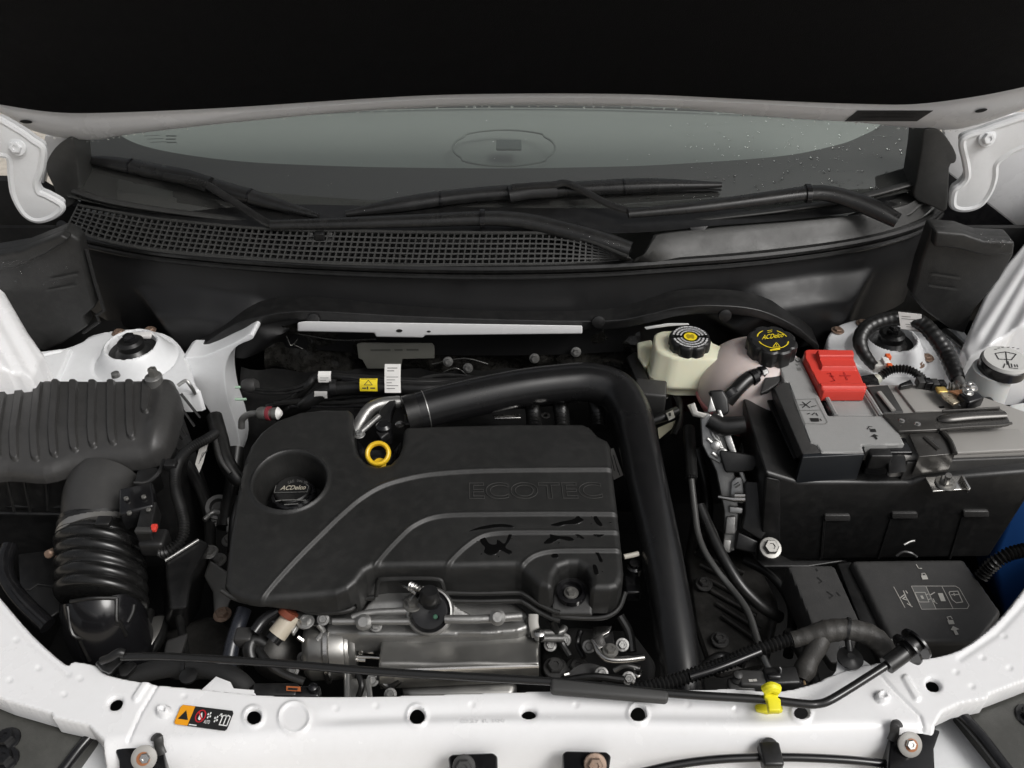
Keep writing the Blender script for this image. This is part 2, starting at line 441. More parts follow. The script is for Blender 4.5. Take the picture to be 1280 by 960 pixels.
slab('insulation_pad', [p + HN*.012 for p in A(ins, HS) + [hpt(.86,.30), hpt(.74,.80), hpt(.55,.92), hpt(-.55,.92), hpt(-.74,.80), hpt(-.86,.30)]], .02, FELT, hood, down=-HN, bevel=.004)
skin = A([(-60,100),(1340,90)], HS) + [hpt(.93,.30), hpt(.84,.85), hpt(.60,1.06), hpt(-.60,1.06), hpt(-.84,.85), hpt(-.93,.30)]
slab('outer_skin', [p - HN*.035 for p in skin], .004, WHITE, hood, down=-HN, bevel=0)
dpoly([(1056,151),(1072,138),(1166,138),(1146,151)], (HP+HN*.007, HN), DGREYP, hood, name='emission_label', th=.0008, off=.001)
for x0 in (1078, 1105, 1122):
    dlines([[(x0,142),(x0+22,142)],[(x0-3,146),(x0+20,146)]], (HP+HN*.009, HN), .0015, INK, hood, name='label_print')
for (u, v) in ((34,147),(1225,133),(1275,145)):
    mk('drain_hole', [p + HN*.0085 for p in A(circ(u, v, 8, 2.2, rot=4 if u < 600 else -12), HS)], [tuple(range(28))], MATTEB, hood, smooth=False)
hingeL = [(-10,150),(20,163),(40,177),(52,187),(50,211),(44,228),(47,241),(57,246),(76,258),(67,270),(47,276),(30,268),(17,245),(13,221),(10,197),(-10,189)]
hingeR = [(1290,148),(1250,158),(1228,166),(1210,172),(1204,180),(1209,205),(1210,222),(1203,232),(1194,240),(1193,258),(1208,262),(1226,256),(1238,240),(1244,222),(1246,205),(1262,192),(1290,176)]
for k, (hp, b, yy) in enumerate(((hingeL, (22,183), 1.24), (hingeR, (1233,172), 1.24))):
    S = ('y', yy); P = A(crom2(hp, 4, True), S)
    h = slab('hinge', P, .022, WHITE2, hood, down=Vector((0,1,0)), bevel=.007, seg=4)  # greyer white puts the shading of the hinge into its colour
    rim = [p + Vector((0,.004,0)) for p in P] + [P[0] + Vector((0,.004,0))]
    tube('rolled_edge', rim, .0060, WHITE2, h, n=2, seg=8)
    bolt(At(*b, S)+Vector((0,-.002,0)), .009, h, ax=(0,-1,.3), m=WHITE2)
    c = At(b[0]+(18 if k == 0 else -14), b[1]-12, S)

# ---------------------------------------------------------------- windscreen and dashboard
WSL = rad(27); WP = Vector((0,1.30,.11)); WN = Vector((0,-math.sin(WSL),math.cos(WSL))); WS = (WP, WN)
ws = thing('windscreen', 'wet sloping windscreen with wide black border along its bottom edge', 'windscreen', (0,1.30,.11))
g_low = [(1157,234),(1080,252),(1000,265),(900,277),(800,287),(640,293),(460,290),(330,282),(230,272),(140,259),(84,246)]
gl = [(88,170),(110,60),(1130,60),(1150,160)] + g_low
gp_ = mk('glass', A(gl, WS), [tuple(range(len(gl)))], GLASS, ws, smooth=False)
if gp_.data.polygons[0].normal.z < 0: gp_.data.flip_normals()      # outer face up
frit_e = [(120,60),(128,140),(151,169),(201,187),(302,201),(430,207),(540,209),(640,209.5),(740,208),(830,205),(970,195),(1040,182),(1075,170),(1105,150),(1118,100),(1120,60)]
fr = crom2(frit_e, 6); P = fr + [(1130,60),(1150,160)] + g_low + [(88,170),(110,60)]
mk('black_border', [p - WN*.002 for p in A(P, WS)], [tuple(range(len(P)))], FRIT, ws, smooth=False)
for k in range(3):
    dlines([[(180+k*4,170+k*4),(200+k*4,169+k*4)]], (WP-WN*.001, WN), .0012, DIMPR, ws, name='glass_marking', off=0)
dlines([[(208,170),(220,170)],[(208,174),(219,174)],[(209,178),(220,178)]], (WP-WN*.001, WN), .003, DIMPR, ws, name='glass_marking', off=0)
dash = thing('dashboard', 'grey dashboard top seen through the windscreen', 'dashboard', (0,1.9,.02))
dz = .06
def dzf(X, Y, D, U, V_):
    return dz + rnd(D, .02) + .012*sstep(1.75,1.85,Y)+ .02*np.exp(-((X/.35)**2))*sstep(1.95,2.15,Y)
hfield('dash_top', [(-.85,1.46),(.85,1.46),(.9,2.5),(-.9,2.5)], dz, dzf, .012, DASH, dash, world_xy=True, skirt=-.2)
c = At(630,190,dz+.02)
sg = [c + Vector((.105*math.cos(rad(a))*(1.15 if abs(math.cos(rad(a))) < .75 else 1), .085*math.sin(rad(a)), .013)) for a in range(0,361,12)]
tube('speaker_surround', [p - Vector((0,0,.0025)) for p in sg], .0024, DASH, dash, n=3, seg=8)
slab('light_sensor', [c + Vector((x*.026+.01, y*.022, .018)) for x, y in ((-1,-1),(1,-1),(1,1),(-1,1))], .006, mat('sensor_tint', (.12,.13,.125), .4), dash, bevel=.003)
tube('dash_seam', [Vector((x, 1.93-.06*(x/.7)**2, dz+.021)) for x in (-.7,-.4,-.1,.2,.5,.7)], .003, DGREYP, dash, n=6, seg=6)
tube('dash_seam', [Vector((x, 2.08-.05*(x/.7)**2, dz+.030)) for x in (-.45,-.3,0,.3,.6,.75)], .004, DGREYP, dash, n=6, seg=6)
# ---------------------------------------------------------------- cowl
cowl = thing('windscreen_cowl', 'black plastic cowl with fine grille in front of the windscreen', 'cowl', (0,1.24,-.08))
sealp = [(76,281),(92,291),(110,298),(180,312),(260,321),(350,328),(450,333),(560,336),(660,336),(760,333),(850,327),(940,320),(1030,309),(1100,296),(1150,280),(1174,262),(1180,250)]
SZ = .10
seal3 = crom(A(sealp, SZ), 6)
tube('seal', [p + Vector((0,0,.0)) for p in seal3[::2]], .0085, RUBBER, cowl, n=2, seg=10)
tube('seal_lip', [p + Vector((0,-.009,-.010)) for p in seal3[::2]], .0045, RUBBER, cowl, n=2, seg=8)
# front wall, dropping from the seal: one moulded sheet with two bulges
rows = []
wall = [q for a, b in zip(seal3, seal3[1:]) for q in (a, a.lerp(b,.5))] + [seal3[-1]]
nz = 34; X = np.zeros((nz, len(wall))); Y = X.copy(); Z = X.copy()
for j in range(nz):
    t = j/(nz-1); zz = .098 - .168*t
    for i, p in enumerate(wall):
        X[j,i] = p.x; Z[j,i] = zz; Y[j,i] = p.y - .012*math.sin(min(1, t*1.6)*math.pi/2)
U, Vv = to_px(X, Y, Z)
for pl in ([(160,352),(250,358),(322,368),(385,404),(300,470),(240,470),(205,420)], [(1098,332),(1020,340),(945,352),(880,396),(960,470),(1030,470),(1062,410)]):
    d, _, _ = seg_dist(U, Vv, pl); ins_ = inside(U, Vv, pl); Y = Y - .040*np.where(ins_, sstep(0,26,d), 0)
V = [(X[j,i], Y[j,i], Z[j,i]) for j in range(nz) for i in range(len(wall))]; nw = len(wall)
mk('front_wall', V, [(j*nw+i, j*nw+i+1, (j+1)*nw+i+1, (j+1)*nw+i) for j in range(nz-1) for i in range(nw-1)], mat('satin_black_sheet', (.0095,.0095,.010), .47, grain=.10, vary=.12), cowl, sharp=60)
for x0, x1 in ((-.95,-.42),(.42,.95)):
    slab('side_closing_wall', [Vector((x0,1.375,-.3)), Vector((x1,1.375,-.3)), Vector((x1,1.375,.088)), Vector((x0,1.375,.088))], .01, MATTEB, cowl, down=Vector((0,1,0)), bevel=0)
lip_o = [(238,442),(262,425),(290,407),(320,397),(380,389),(500,395),(640,400),(760,401),(810,393),(850,384),(900,382),(950,388),(995,408),(1024,432)]
lo_c = crom2(lip_o, 5)
P = [(u, v) for u, v in lo_c] + [(u, v+11) for u, v in reversed(lo_c)]
P3 = A(P, ('y',1.185)); slab('lower_flange', P3, .05, PLAST, cowl, down=Vector((0,1,0)), bevel=.002)
for u, v in ((392,399),(748,402),(906,394)):
    lathe('push_pin', [(.011,0),(.0105,.003),(.005,.005)], At(u, v, ('y',1.183)), PLAST, cowl, ax=(0,-1,.25))
for sgn, pts in ((1, [(108,312),(118,350),(130,388),(121,394),(124,402),(104,416)]), (-1, [(1166,285),(1150,330),(1140,368),(1155,384),(1150,396)])):
    tube('seam_lip', A(pts, ('y',1.20)), .003, MATTEB, cowl, spline=False, seg=6)
# the grille
gt = [(97,257),(150,267),(201,275),(302,285),(380,289),(415,289),(500,291),(600,292),(690,293),(735,302),(785,321)]
gb = [(84,283),(130,299),(201,312),(302,321),(380,326),(430,328),(520,330),(600,330),(690,329),(740,327),(788,323)]
def even(P, n=200):
    Q, _ = resample(crom([Vector((p[0],p[1],0)) for p in P], 8), 1.0); return [(lambda q: (q.x,q.y))(Q[int(round(k*(len(Q)-1)/n))]) for k in range(n+1)]
GT, GB = even(gt), even(gb)
def gpt(s, t):
    k = s*(len(GT)-1); i = min(int(k), len(GT)-2); f = k-i
    a = (GB[i][0]+(GB[i+1][0]-GB[i][0])*f, GB[i][1]+(GB[i+1][1]-GB[i][1])*f)
    b = (GT[i][0]+(GT[i+1][0]-GT[i][0])*f, GT[i][1]+(GT[i+1][1]-GT[i][1])*f)
    pa, pb = At(*a, SZ+.008), At(*b, .134); return pa.lerp(pb, t)
def gbar(V, Fc, a, b, n, w, h):
    d = (b-a).normalized(); s = n.cross(d).normalized()*w; k = len(V); e = n*h
    V += [a-s, a+s, b+s, b-s, a-s-e, a+s-e, b+s-e, b-s-e]
    Fc += [(k,k+1,k+2,k+3),(k,k+1,k+5,k+4),(k+2,k+3,k+7,k+6),(k+1,k+2,k+6,k+5),(k+3,k,k+4,k+7)]
V, Fc = [], []; NC, NR = 88, 6
for i in range(NC+1):
    s = i/NC
    a, b = gpt(s, 0), gpt(s, 1); nrm = Vector((0,-.75,.66))
    if (a-b).length > .004: gbar(V, Fc, a, b, nrm, .0013, .008)
for j in range(NR+1):
    for i in range(NC):
        if (gpt(i/NC,0)-gpt(i/NC,1)).length < .010 and j not in (0, NR): continue
        gbar(V, Fc, gpt(i/NC, j/NR), gpt((i+1)/NC, j/NR), Vector((0,-.75,.66)), .0013, .007)
stuff(mk('grille', V, Fc, COWLM, cowl, smooth=False))
V = []; 
for i in range(41):
    a, b = gpt(i/40,0), gpt(i/40,1); V += [a+Vector((0,.022,-.020)), b+Vector((0,.022,-.022))]
mk('grille_backing', V, [(2*i,2*i+1,2*i+3,2*i+2) for i in range(40)], VOID, cowl)
tube('grille_rim', [gpt(i/60,1.03) for i in range(61)], .0028, COWLM, cowl, n=1, seg=8)
tube('grille_rim', [gpt(i/60,-.05) for i in range(61)], .0026, COWLM, cowl, n=1, seg=8)
for u in (399,):
    P = [(u-15,287),(u-8,291),(u-6,300),(u+8,300),(u+9,291),(u+16,288),(u+17,309),(u-16,309)]
    slab('clip_tower', A(P, (At(u,300,.122), Vector((0,-.75,.66)))), .006, COWLM, cowl, down=Vector((0,.6,-.6)), bevel=.001)
    box('clip', At(u+1,296,.13), (.016,.012,.018), PLAST, cowl, bevel=.002)
# smooth right half of the cowl top
ct = [(796,322),(806,316),(816,298),(826,291),(900,283),(1000,275),(1060,269),(1100,262),(1130,256),(1150,246)]
cb = [(790,327),(815,328),(850,324),(900,320),(950,315),(1010,308),(1060,301),(1105,291),(1145,276),(1172,254)]
CT, CB = crom2(ct, 6), crom2(cb, 6); rows = []
for t, zz, sag in ((0,SZ+.006,0),(.3,.113,.003),(.7,.128,.003),(.95,.137,0),(1.0,.138,-.003)):
    rows.append([At(a[0]+(b[0]-a[0])*t, a[1]+(b[1]-a[1])*t, zz) + Vector((0,-sag,sag)) for a, b in zip(CB, CT)])
rows.append([p + Vector((0,.02,-.02)) for p in rows[-1]])
n_ = len(rows[0]); V = [p for r in rows for p in r]
mk('smooth_cover', V, [(a*n_+i, a*n_+i+1, (a+1)*n_+i+1, (a+1)*n_+i) for a in range(len(rows)-1) for i in range(n_-1)], COWLM, cowl)
P = [(861,284),(866,290),(868,297),(878,297),(880,289),(886,282)]
slab('clip', A(P, (At(873,290,.134), Vector((0,-.8,.6)))), .006, PLAST, cowl, down=Vector((0,.6,-.6)), bevel=.001)
# shelf between cowl top and glass
sh_a = [(97,255),(201,273),(302,283),(415,287),(600,290),(690,291),(800,290),(900,281),(1000,273),(1100,260),(1140,250)]
V = []
Q = crom2(sh_a, 5)
for (u, v) in Q:
    p = At(u, v+3, .130); V += [p + Vector((0,.006,.0)), p + Vector((0,.07,.012))]
mk('rear_shelf', V, [(2*i,2*i+1,2*i+3,2*i+2) for i in range(len(Q)-1)], PLAST, cowl)
tube('glass_trim', A([(92,238),(140,252),(230,266),(330,277),(460,284),(640,287),(800,281),(900,271),(1000,259),(1080,245),(1150,226)], (WP+WN*.006, WN)), .007, COWLM, cowl, n=6, squash=.5)

slab('end_filler', A([(1060,268),(1110,252),(1150,234),(1158,250),(1140,266),(1100,284)], (At(1100,262,.126), Vector((0,-.35,1)))), .006, COWLM, cowl, bevel=.001)
# corner trims between cowl and fender
cornL = [(79,176),(91,174),(96,201),(98,241),(90,256),(76,258),(67,234),(57,211),(64,191)]
cornR = [(1156,161),(1175,163),(1188,178),(1196,194),(1194,204),(1187,210),(1184,262),(1165,258),(1143,247),(1146,222),(1152,185)]
tag(slab('corner_trim', A(crom2(cornL,3,True), ('y',1.38)), .05, COWLM, down=Vector((0.1,1,-.1)), bevel=.008), 'wet grey corner trim beside the grille end of the cowl', 'trim', 'windscreen corner trims')
tag(slab('corner_trim', A(crom2(cornR,3,True), ('y',1.38)), .05, COWLM, down=Vector((-.1,1,-.1)), bevel=.008), 'folded grey corner trim beside the smooth end of the cowl', 'trim', 'windscreen corner trims')

# ---------------------------------------------------------------- wipers
def on_ws(pts, off): return A(pts, (WP + WN*off, WN))
def wiper(label, blade, clip, armA, armB, joints):
    w = thing('windscreen_wiper', label, 'wiper', At(blade[0][0], blade[0][1], WS), 'pair of windscreen wipers')
    B = on_ws(blade, .014); n = len(B)
    rr = [.005] + [.0135]*(n-2) + [.005]
    tube('blade_spoiler', B, rr, WIPER, w, n=8, seg=12, squash=.75, up=WN)
    tube('rubber_blade', [p - WN*.010 + Vector((0,-.006,0)) for p in B], [.002]+[.005]*(n-2)+[.002], RUBBER, w, n=6, seg=8)
    c = on_ws(clip, .024)
    tube('blade_clip', c, .0155, PLAST, w, spline=False, seg=8, squash=.7, up=WN, sharp=60)
    for j in joints:
        p = on_ws([j], .016)[0]; d = (B[-1]-B[0]).normalized()
        tube('blade_joint', [p-d*.0015, p+d*.0015], 0.0142, GLOSSB, w, spline=False, seg=12, squash=.78, up=WN)
    tube('arm_hook', on_ws(armA, .034), .0068, WIPER, w, n=5, seg=8, squash=.6, up=WN)
    k = len(armB); tube('arm', on_ws(armB, .036), [.0085+.0095*(i/(k-1))**.8 for i in range(k-1)]+[.014], WIPER, w, n=6, seg=12, squash=.7, up=WN)
    return w, armB
w1, _ = wiper('long wiper with its arm resting along the cowl grille', [(98,197),(160,207),(240,225),(320,248),(398,270)], [(208,217),(232,221),(262,231)],
      [(205,220),(250,228),(270,238),(330,276),(345,280)], [(338,281),(430,279),(520,276),(595,273),(650,275),(705,287),(750,300),(788,312)], [(163,207),(312,245)])
w2, _ = wiper('wiper lying across the middle of the windscreen, arm pivoting by the smooth cowl', [(432,267),(500,256),(570,246),(640,240),(720,236),(810,232),(902,231)], [(636,243),(665,238),(696,237)],
      [(640,234),(690,231),(712,230),(760,255),(795,266)], [(785,267),(870,259),(950,249),(1005,242),(1035,242),(1065,250),(1095,262),(1122,276)], [(551,249),(780,233)])
for w, pt in ((w1,(603,273)), (w2,(1010,242))):
    c = on_ws([pt], .036)[0]
    tube('arm_hinge', [c+Vector((-.004,0,0)), c+Vector((.004,0,0))], .0178, GLOSSB, w, spline=False, seg=12, squash=.7, up=WN)

# ---------------------------------------------------------------- side panels, strut towers
def apron_z(side):
    def f(X, Y, D, U, V_):
        s = np.zeros(X.shape)
        for k in range(5):
            c0 = [((-52,395),(10,470)),((-30,372),(30,470)),((-8,372),(46,455)),((-70,430),(-10,480)),((10,380),(58,440))][k]
            L = [(a if side < 0 else 1280-a, b-(0 if side < 0 else 18)) for a, b in c0]
            d, _, _ = seg_dist(U, V_, L, False); s = np.maximum(s, .005*np.exp(-(d/6.5)**2))
        return .03 + (np.abs(X)-.74)*.55 + s + rnd(D, .006)
    return f
la = [(-90,330),(0,372),(18,394),(38,424),(54,442),(46,458),(38,470),(0,474),(-90,480)]
tag(hfield('inner_fender_panel', la, .03, apron_z(-1), .0025, WHITE, skirt=-.1), 'white ribbed inner fender panel beside the air filter box', 'body panel', 'inner fender panels')
ra = [(1370,280),(1282,330),(1262,347),(1244,362),(1225,384),(1212,412),(1207,430),(1213,441),(1238,438),(1262,430),(1370,428)]
tag(hfield('inner_fender_panel', ra, .03, apron_z(1), .0025, WHITE, skirt=-.1), 'white ribbed inner fender panel behind the washer filler', 'body panel', 'inner fender panels')
foL = [(-60,322),(0,313),(30,308),(60,296),(80,288),(98,300),(105,330),(118,385),(104,396),(110,408),(78,430),(53,440),(35,425),(15,395),(0,375),(-60,370)]
foR = [(1166,284),(1201,287),(1226,296),(1264,297),(1268,318),(1250,350),(1218,388),(1206,418),(1188,412),(1154,388),(1140,369),(1150,330)]
for nm, pts, lab in (('foam_block', foL, 'dark moulded foam block with wet ledge beside the cowl grille'), ('foam_block', foR, 'dark moulded foam block between washer filler and cowl')):
    f = thing(nm, lab, 'foam block', At(pts[8][0], 410, ('y',1.2)), 'foam blocks closing the fender gaps')
    P = A(pts, ('y',1.19)); slab('block', P, .03, FOAM, f, down=Vector((0,1,0)), bevel=.005)
    if pts is foL: led = [(-60,322),(0,313),(30,308),(60,296),(80,288),(90,294),(60,313),(25,328),(0,333),(-60,340)]
    else: led = [(1166,284),(1201,287),(1226,296),(1264,297),(1262,312),(1225,314),(1195,306),(1163,303)]
    slab('ledge', [p+Vector((0,-.014,0)) for p in A(led, ('y',1.19))], .02, FOAM, f, down=Vector((0,1,0)), bevel=.004)
    for k in range(2):
        x, y_ = (62, 350) if pts is foL else (1166, 343); sl_ = -.2 if pts is foL else .15
        dlines([[(x-k*4+q*6, y_+k*14+q*6*sl_), (x-k*4+q*6+4, y_+k*14+(q*6+4)*sl_)] for q in range(6)], ('y',1.186), .004, mat('foam_mark', (.028,.028,.027), .6), f, name='moulded_mark')
tag(slab('dark_gap_sheet', A([(-80,226),(40,226),(100,262),(110,330),(-80,340)], ('y',1.42)), .02, VOID, down=Vector((0,1,0)), bevel=0), 'black sheet standing in for shade under the hinge by the grille', 'liner', 'fender liners')  # black sheet stands in for the shade of this open gap
tag(slab('dark_gap_sheet', A([(1180,222),(1188,218),(1300,306),(1320,360),(1170,330)], ('y',1.42)), .02, GLOSSB, down=Vector((0,1,0)), bevel=0), 'black fender liner in the gap behind the foam by the washer filler', 'liner', 'fender liners')
fz = lambda X,Y,D,U,V_: .09 + rnd(D,.01) - (np.abs(X)-.78)*.3
tag(slab('fender', A([(1184,216),(1178,150),(1420,130),(1420,400),(1290,300)], ('y',1.46)), .012, WHITE, down=Vector((.1,1,-.1)), bevel=.003), 'white outer fender edge beside the hinge', 'fender')
tag(slab('windscreen_pillar', A([(56,170),(84,166),(84,180),(66,196),(57,215),(52,240),(48,240),(45,225),(52,205),(53,185)], ('y',1.43)), .02, WHITE, down=Vector((0,1,0)), bevel=.002), 'white body pillar glimpsed between hinge and grey corner trim', 'pillar')
for u, v, nm in ((-4,262,0),):
    pass

def strut(label, cu, cv, outline, bolts, side):
    z0 = -.03; c = At(cu, cv, 0.0); t = thing('strut_tower', label, 'strut tower', (c.x, c.y, -.15), 'white strut towers')
    hole = [(c.x+.039*math.cos(a), c.y+.039*math.sin(a)) for a in [2*math.pi*k/40 for k in range(40)]]
    O = [(q.x, q.y) for q in A(crom2(outline, 3, True), z0)]
    def zf(X, Y, D, U, V_):
        r = np.hypot(X-c.x, Y-c.y)
        z = z0 + .032*(1-sstep(.040,.066,r)) - .003*np.exp(-((r-.067)/.0025)**2)
        z = z + .004*sstep(.1,.16,r)*np.sin((X-c.x)*60)*.4
        return z + rnd(D, .004)*.8
    hfield('tower_top', O, z0, zf, .0025, WHITE2, t, holes=[hole], skirt=-.07, world_xy=True, hole_skirt=.035)
    m = lathe('strut_mount', [(.042,-.035),(.042,-.012),(.030,-.014),(.024,-.008),(.021,-.004),(.021,.006),(.016,.010),(.001,.010)], c, RUBBER, t)
    lathe('strut_nut', [(.010,0),(.010,.008),(.006,.011),(.001,.011)], c+Vector((0,0,.010)), GLOSSB, m, seg=6)
    if side < 0: box('mount_clip', c+Vector((.008,.026,.0)), (.034,.012,.006), PAPER, m, bevel=.001)
    for (u, v) in bolts:
        p = At(u, v, z0+.002); bolt(p, .0075, t, m=COPPER, h=.005)
    return t
strut('white strut tower with domed ring behind the air filter box', 164, 431, [(30,452),(45,440),(70,437),(100,428),(116,418),(160,411),(205,416),(226,433),(236,455),(244,480),(246,490),(180,492),(20,492),(14,480)], [(148,416),(187,413)], -1)
strut('white strut tower under the taped hose loop', 1114, 421, [(1034,440),(1036,418),(1052,404),(1080,398),(1120,396),(1155,404),(1190,430),(1222,470),(1228,500),(1200,530),(1040,530)], [(1047,413),(1078,404),(1159,447),(1124,456),(1147,455)], 1)
# seams / pressings beside the towers
ap = thing('apron_plate', 'white pressed plate joining strut tower and inner fender by the air box', 'body panel', At(60,460,-.05))
hfield('plate', [(30,478),(52,441),(90,436),(72,478)], -.026, lambda X,Y,D,U,V_: -.022 + rnd(D,.004) - .003*(seg_dist(U,V_,[(40,474),(54,447),(80,441)],False)[0] < 1.3), .002, WHITE2, ap, skirt=-.06)
ap2 = thing('apron_plate', 'white pressed plate beside the hose behind the washer filler', 'body panel', At(1220,440,-.05))
hfield('plate', [(1180,412),(1205,418),(1232,450),(1228,480),(1205,470)], -.02, lambda X,Y,D,U,V_: -.014 + rnd(D,.004) - .003*(seg_dist(U,V_,[(1190,418),(1222,448),(1222,472)],False)[0] < 1.3), .002, WHITE2, ap2, skirt=-.06)
tube('sealing_strip', A([(1180,413,-.005),(1202,432,-.005),(1233,460,-.01)]), .006, RUBBER, ap2, n=4)
# curved white rail left of the firewall opening
P = [(226,450),(252,446),(290,430),(313,417),(316,424),(298,432),(286,446),(281,468),(285,500),(295,530),(300,560),(292,582),(278,555),(262,515),(240,485)]
tag(slab('side_rail', A(crom2(P,3,True), ('y',1.15)), .05, WHITE2, down=Vector((.1,1,-.0)), bevel=.008, seg=4), 'curved white body rail between air box and engine', 'body panel')  # greyer white stands in for the shade this rail lies in

# ---------------------------------------------------------------- radiator support (white upper tie bar)
rs = thing('radiator_support', 'white painted cross bar along the front of the engine bay', 'cross bar', (0,.5,-.12))
top_e = [(-70,660),(-30,712),(0,747),(40,793),(81,829),(92,826),(120,831),(136,843),(198,855),(260,861),(330,868),(420,870),(520,868),(640,864),(740,862),(867,861),(917,860),(974,863),(1021,852),(1035,845),(1086,829),(1152,823),(1200,811),(1244,778),(1280,735),(1340,650)]
bot_e = [(1360,820),(1280,852),(1238,868),(1236,873),(1200,880),(1179,890),(1170,905),(1160,1010),(120,1010),(128,925),(110,907),(65,897),(63,892),(7,876),(-70,845)]
fold = crom2([(-80,910),(7,925),(64,932),(120,935),(160,930),(218,932),(277,930),(375,921),(500,915),(640,911),(800,912),(950,914),(1064,911),(1154,912),(1200,925),(1280,915),(1360,910)], 6)
fu = np.array([p[0] for p in fold]); fv = np.array([p[1] for p in fold])
holes_px = [circ(144,879,9,7,rot=-35), circ(317,896,9,9), circ(521,894,9.5,10), circ(661,890,9,6), circ(798,891,9.5,9.5), circ(1002,890,9,8), circ(1167,856,9,7,rot=25)]
hc = [(144,879),(317,896),(521,894),(661,890),(798,891),(1002,890),(1167,856)]
def rs_z(X, Y, D, U, V_):
    s = (V_ - np.interp(U, fu, fv))*.0009
    r = .012
    z = np.where(s < -r, 0, np.where(s < r, -((s+r)**2)/(4*r)*1.6, -(r*1.6 + (s-r)*1.9)))
    z = np.maximum(z, -.09)
    bead = -.010*np.exp(-((V_-(np.interp(U, fu, fv)-22))/9)**2)*sstep(380,430,U)*(1-sstep(930,1040,U))*.35
    z = z + bead
    for i, (u, v) in enumerate(hc):
        d = np.hypot(U-u, V_-v)
        z = z + (.0022*(1-sstep(12,17,d)) if i not in (0,3,6) else -.0005*(1-sstep(10,14,d)))
    d = np.hypot(U-368, (V_-897)*1.0); z = z + .0022*np.exp(-((d-19)/2.5)**2)      # round pressing
    for L in ([(199,852),(176,890),(160,925)], [(1086,826),(1120,865),(1150,895),(1155,910)]):
        d, _, _ = seg_dist(U, V_, L, False); z = z - .0024*np.exp(-(d/2.0)**2)
        
    z = z - .0025*sstep(160,200,U+(V_-890)*.6)*(1-sstep(1090,1150,U-(V_-870)*.8))*0
    for (u, v) in ((205,890),(1103,872)):
        d = np.hypot(U-u, (V_-v)*1.2); z = z + .007*(1-sstep(7,10,d)) - .003*(1-sstep(2.5,4,d))
    for L in ([(170,873),(184,852)], [(1132,848),(1146,872)]):
        d, _, _ = seg_dist(U, V_, L, False); z = z + .003*(1-sstep(2.5,6,d))
    for (u, v) in ((20,800),(48,835),(80,868),(12,850),(100,848),(230,870),(420,885),(470,882),(590,880),(720,880),(860,880),(920,885),(1195,840),(1228,822),(1255,795),(1262,835),(1215,858)):   # spot welds
        z = z - .0011*np.exp(-((np.hypot(U-u,(V_-v)*1.15)-1.5)/2.2)**2)
    e = seg_dist(U, V_, [(-70,668),(0,757),(40,803),(85,842)], False)[0]; z = z - .0015*np.exp(-(e/4.0)**2)
    e = seg_dist(U, V_, [(1340,664),(1285,750),(1246,792),(1200,823)], False)[0]; z = z - .0015*np.exp(-(e/4.0)**2)
    return z + rnd(D, .003)
hfield('tie_bar', crom2(top_e,3)+bot_e, 0.0, rs_z, .0016, WHITE, rs, holes=holes_px, skirt=lambda U,V_: -.03, hole_skirt=.0025)
mk("lower_shadow_panel", [(-.5,.44,-.10),(.5,.44,-.10),(.5,.52,-.10),(-.5,.52,-.10)], [(0,1,2,3)], VOID, rs, smooth=False)  # near-black sheet added below the bar to read as shadow
for pts in ([(245,868),(270,845),(288,852),(292,860),(318,862),(322,875),(255,880)], [(1036,850),(1045,838),(1050,806),(1062,812),(1090,832),(1060,846)]):
    slab('tab', A(pts, -.004), .004, WHITE, rs, bevel=.001)
text('8337 R 100', (576,904), (632,903), (576,899.5), .0003, WHITE, rs, outline=.02, off=0, name='stamped_number')
# warning label on the bar
wl_ = [(218,904),(226,883),(292,886),(291,908),(288,912),(222,907)]
def WLB(x, y):  # label coordinates 0..1
    a = (227+x*66, 881+x*8); b = (217+x*66, 905+x*9); return (a[0]+(b[0]-a[0])*y, a[1]+(b[1]-a[1])*y)
lb = dpoly([WLB(x/1.0, y) for x, y in ((0,.12),(.03,0),(.97,0),(1,.12),(1,.9),(.97,1),(.03,1),(0,.9))], .0022, INK, rs, name='warning_label', th=.0005, off=.0006)
ZL = .0030
dpoly([WLB(x,y) for x,y in ((0,.12),(.03,0),(.26,0),(.26,1),(.03,1),(0,.9))], ZL, ORANGE, lb, name='print', off=.0002)
dpoly([WLB(x,y) for x,y in ((.13,.25),(.23,.72),(.04,.72))], ZL, INK, lb, off=.0006)
dlines([[WLB(.43+.085*math.cos(t),.45+.30*math.sin(t)) for t in [k*.35 for k in range(19)]], [WLB(.37,.25),WLB(.49,.65)]], ZL, .0014, REDINK, lb, off=.0006)
dpoly([WLB(x,y) for x,y in ((.43,.24),(.47,.5),(.44,.66),(.40,.6),(.40,.42))], ZL, WPRINT, lb, off=.0004)
for cx in (.58,.73):
    for k in range(4):
        a = k*math.pi/2+.4
        dpoly([WLB(cx+.038*math.cos(a+t)*(r_), (.36 if cx < .6 else .5)+.16*math.sin(a+t)*r_) for t, r_ in ((-.5,.3),(-.4,1),(0,1.15),(.4,1),(.5,.3))], ZL, WPRINT, lb, off=.0006)
text('AUTO', WLB(.53,.78), WLB(.64,.78), WLB(.53,.60), ZL, WPRINT, lb, bold=.01)
dlines([[WLB(.83,.75),WLB(.83,.3),WLB(.88,.25),WLB(.90,.35),WLB(.92,.25),WLB(.97,.3),WLB(.97,.75),WLB(.83,.75)],[WLB(.90,.35),WLB(.90,.75)]], ZL, .0012, WPRINT, lb, off=.0006)
dlines([[WLB(.29,.93),WLB(.42,.93)]], ZL, .0012, WPRINT, lb, off=.0006)
dlines([[WLB(.77,.3),WLB(.80,.2)],[WLB(.78,.22),WLB(.80,.2),WLB(.81,.36)]], ZL, .001, WPRINT, lb, off=.0006)
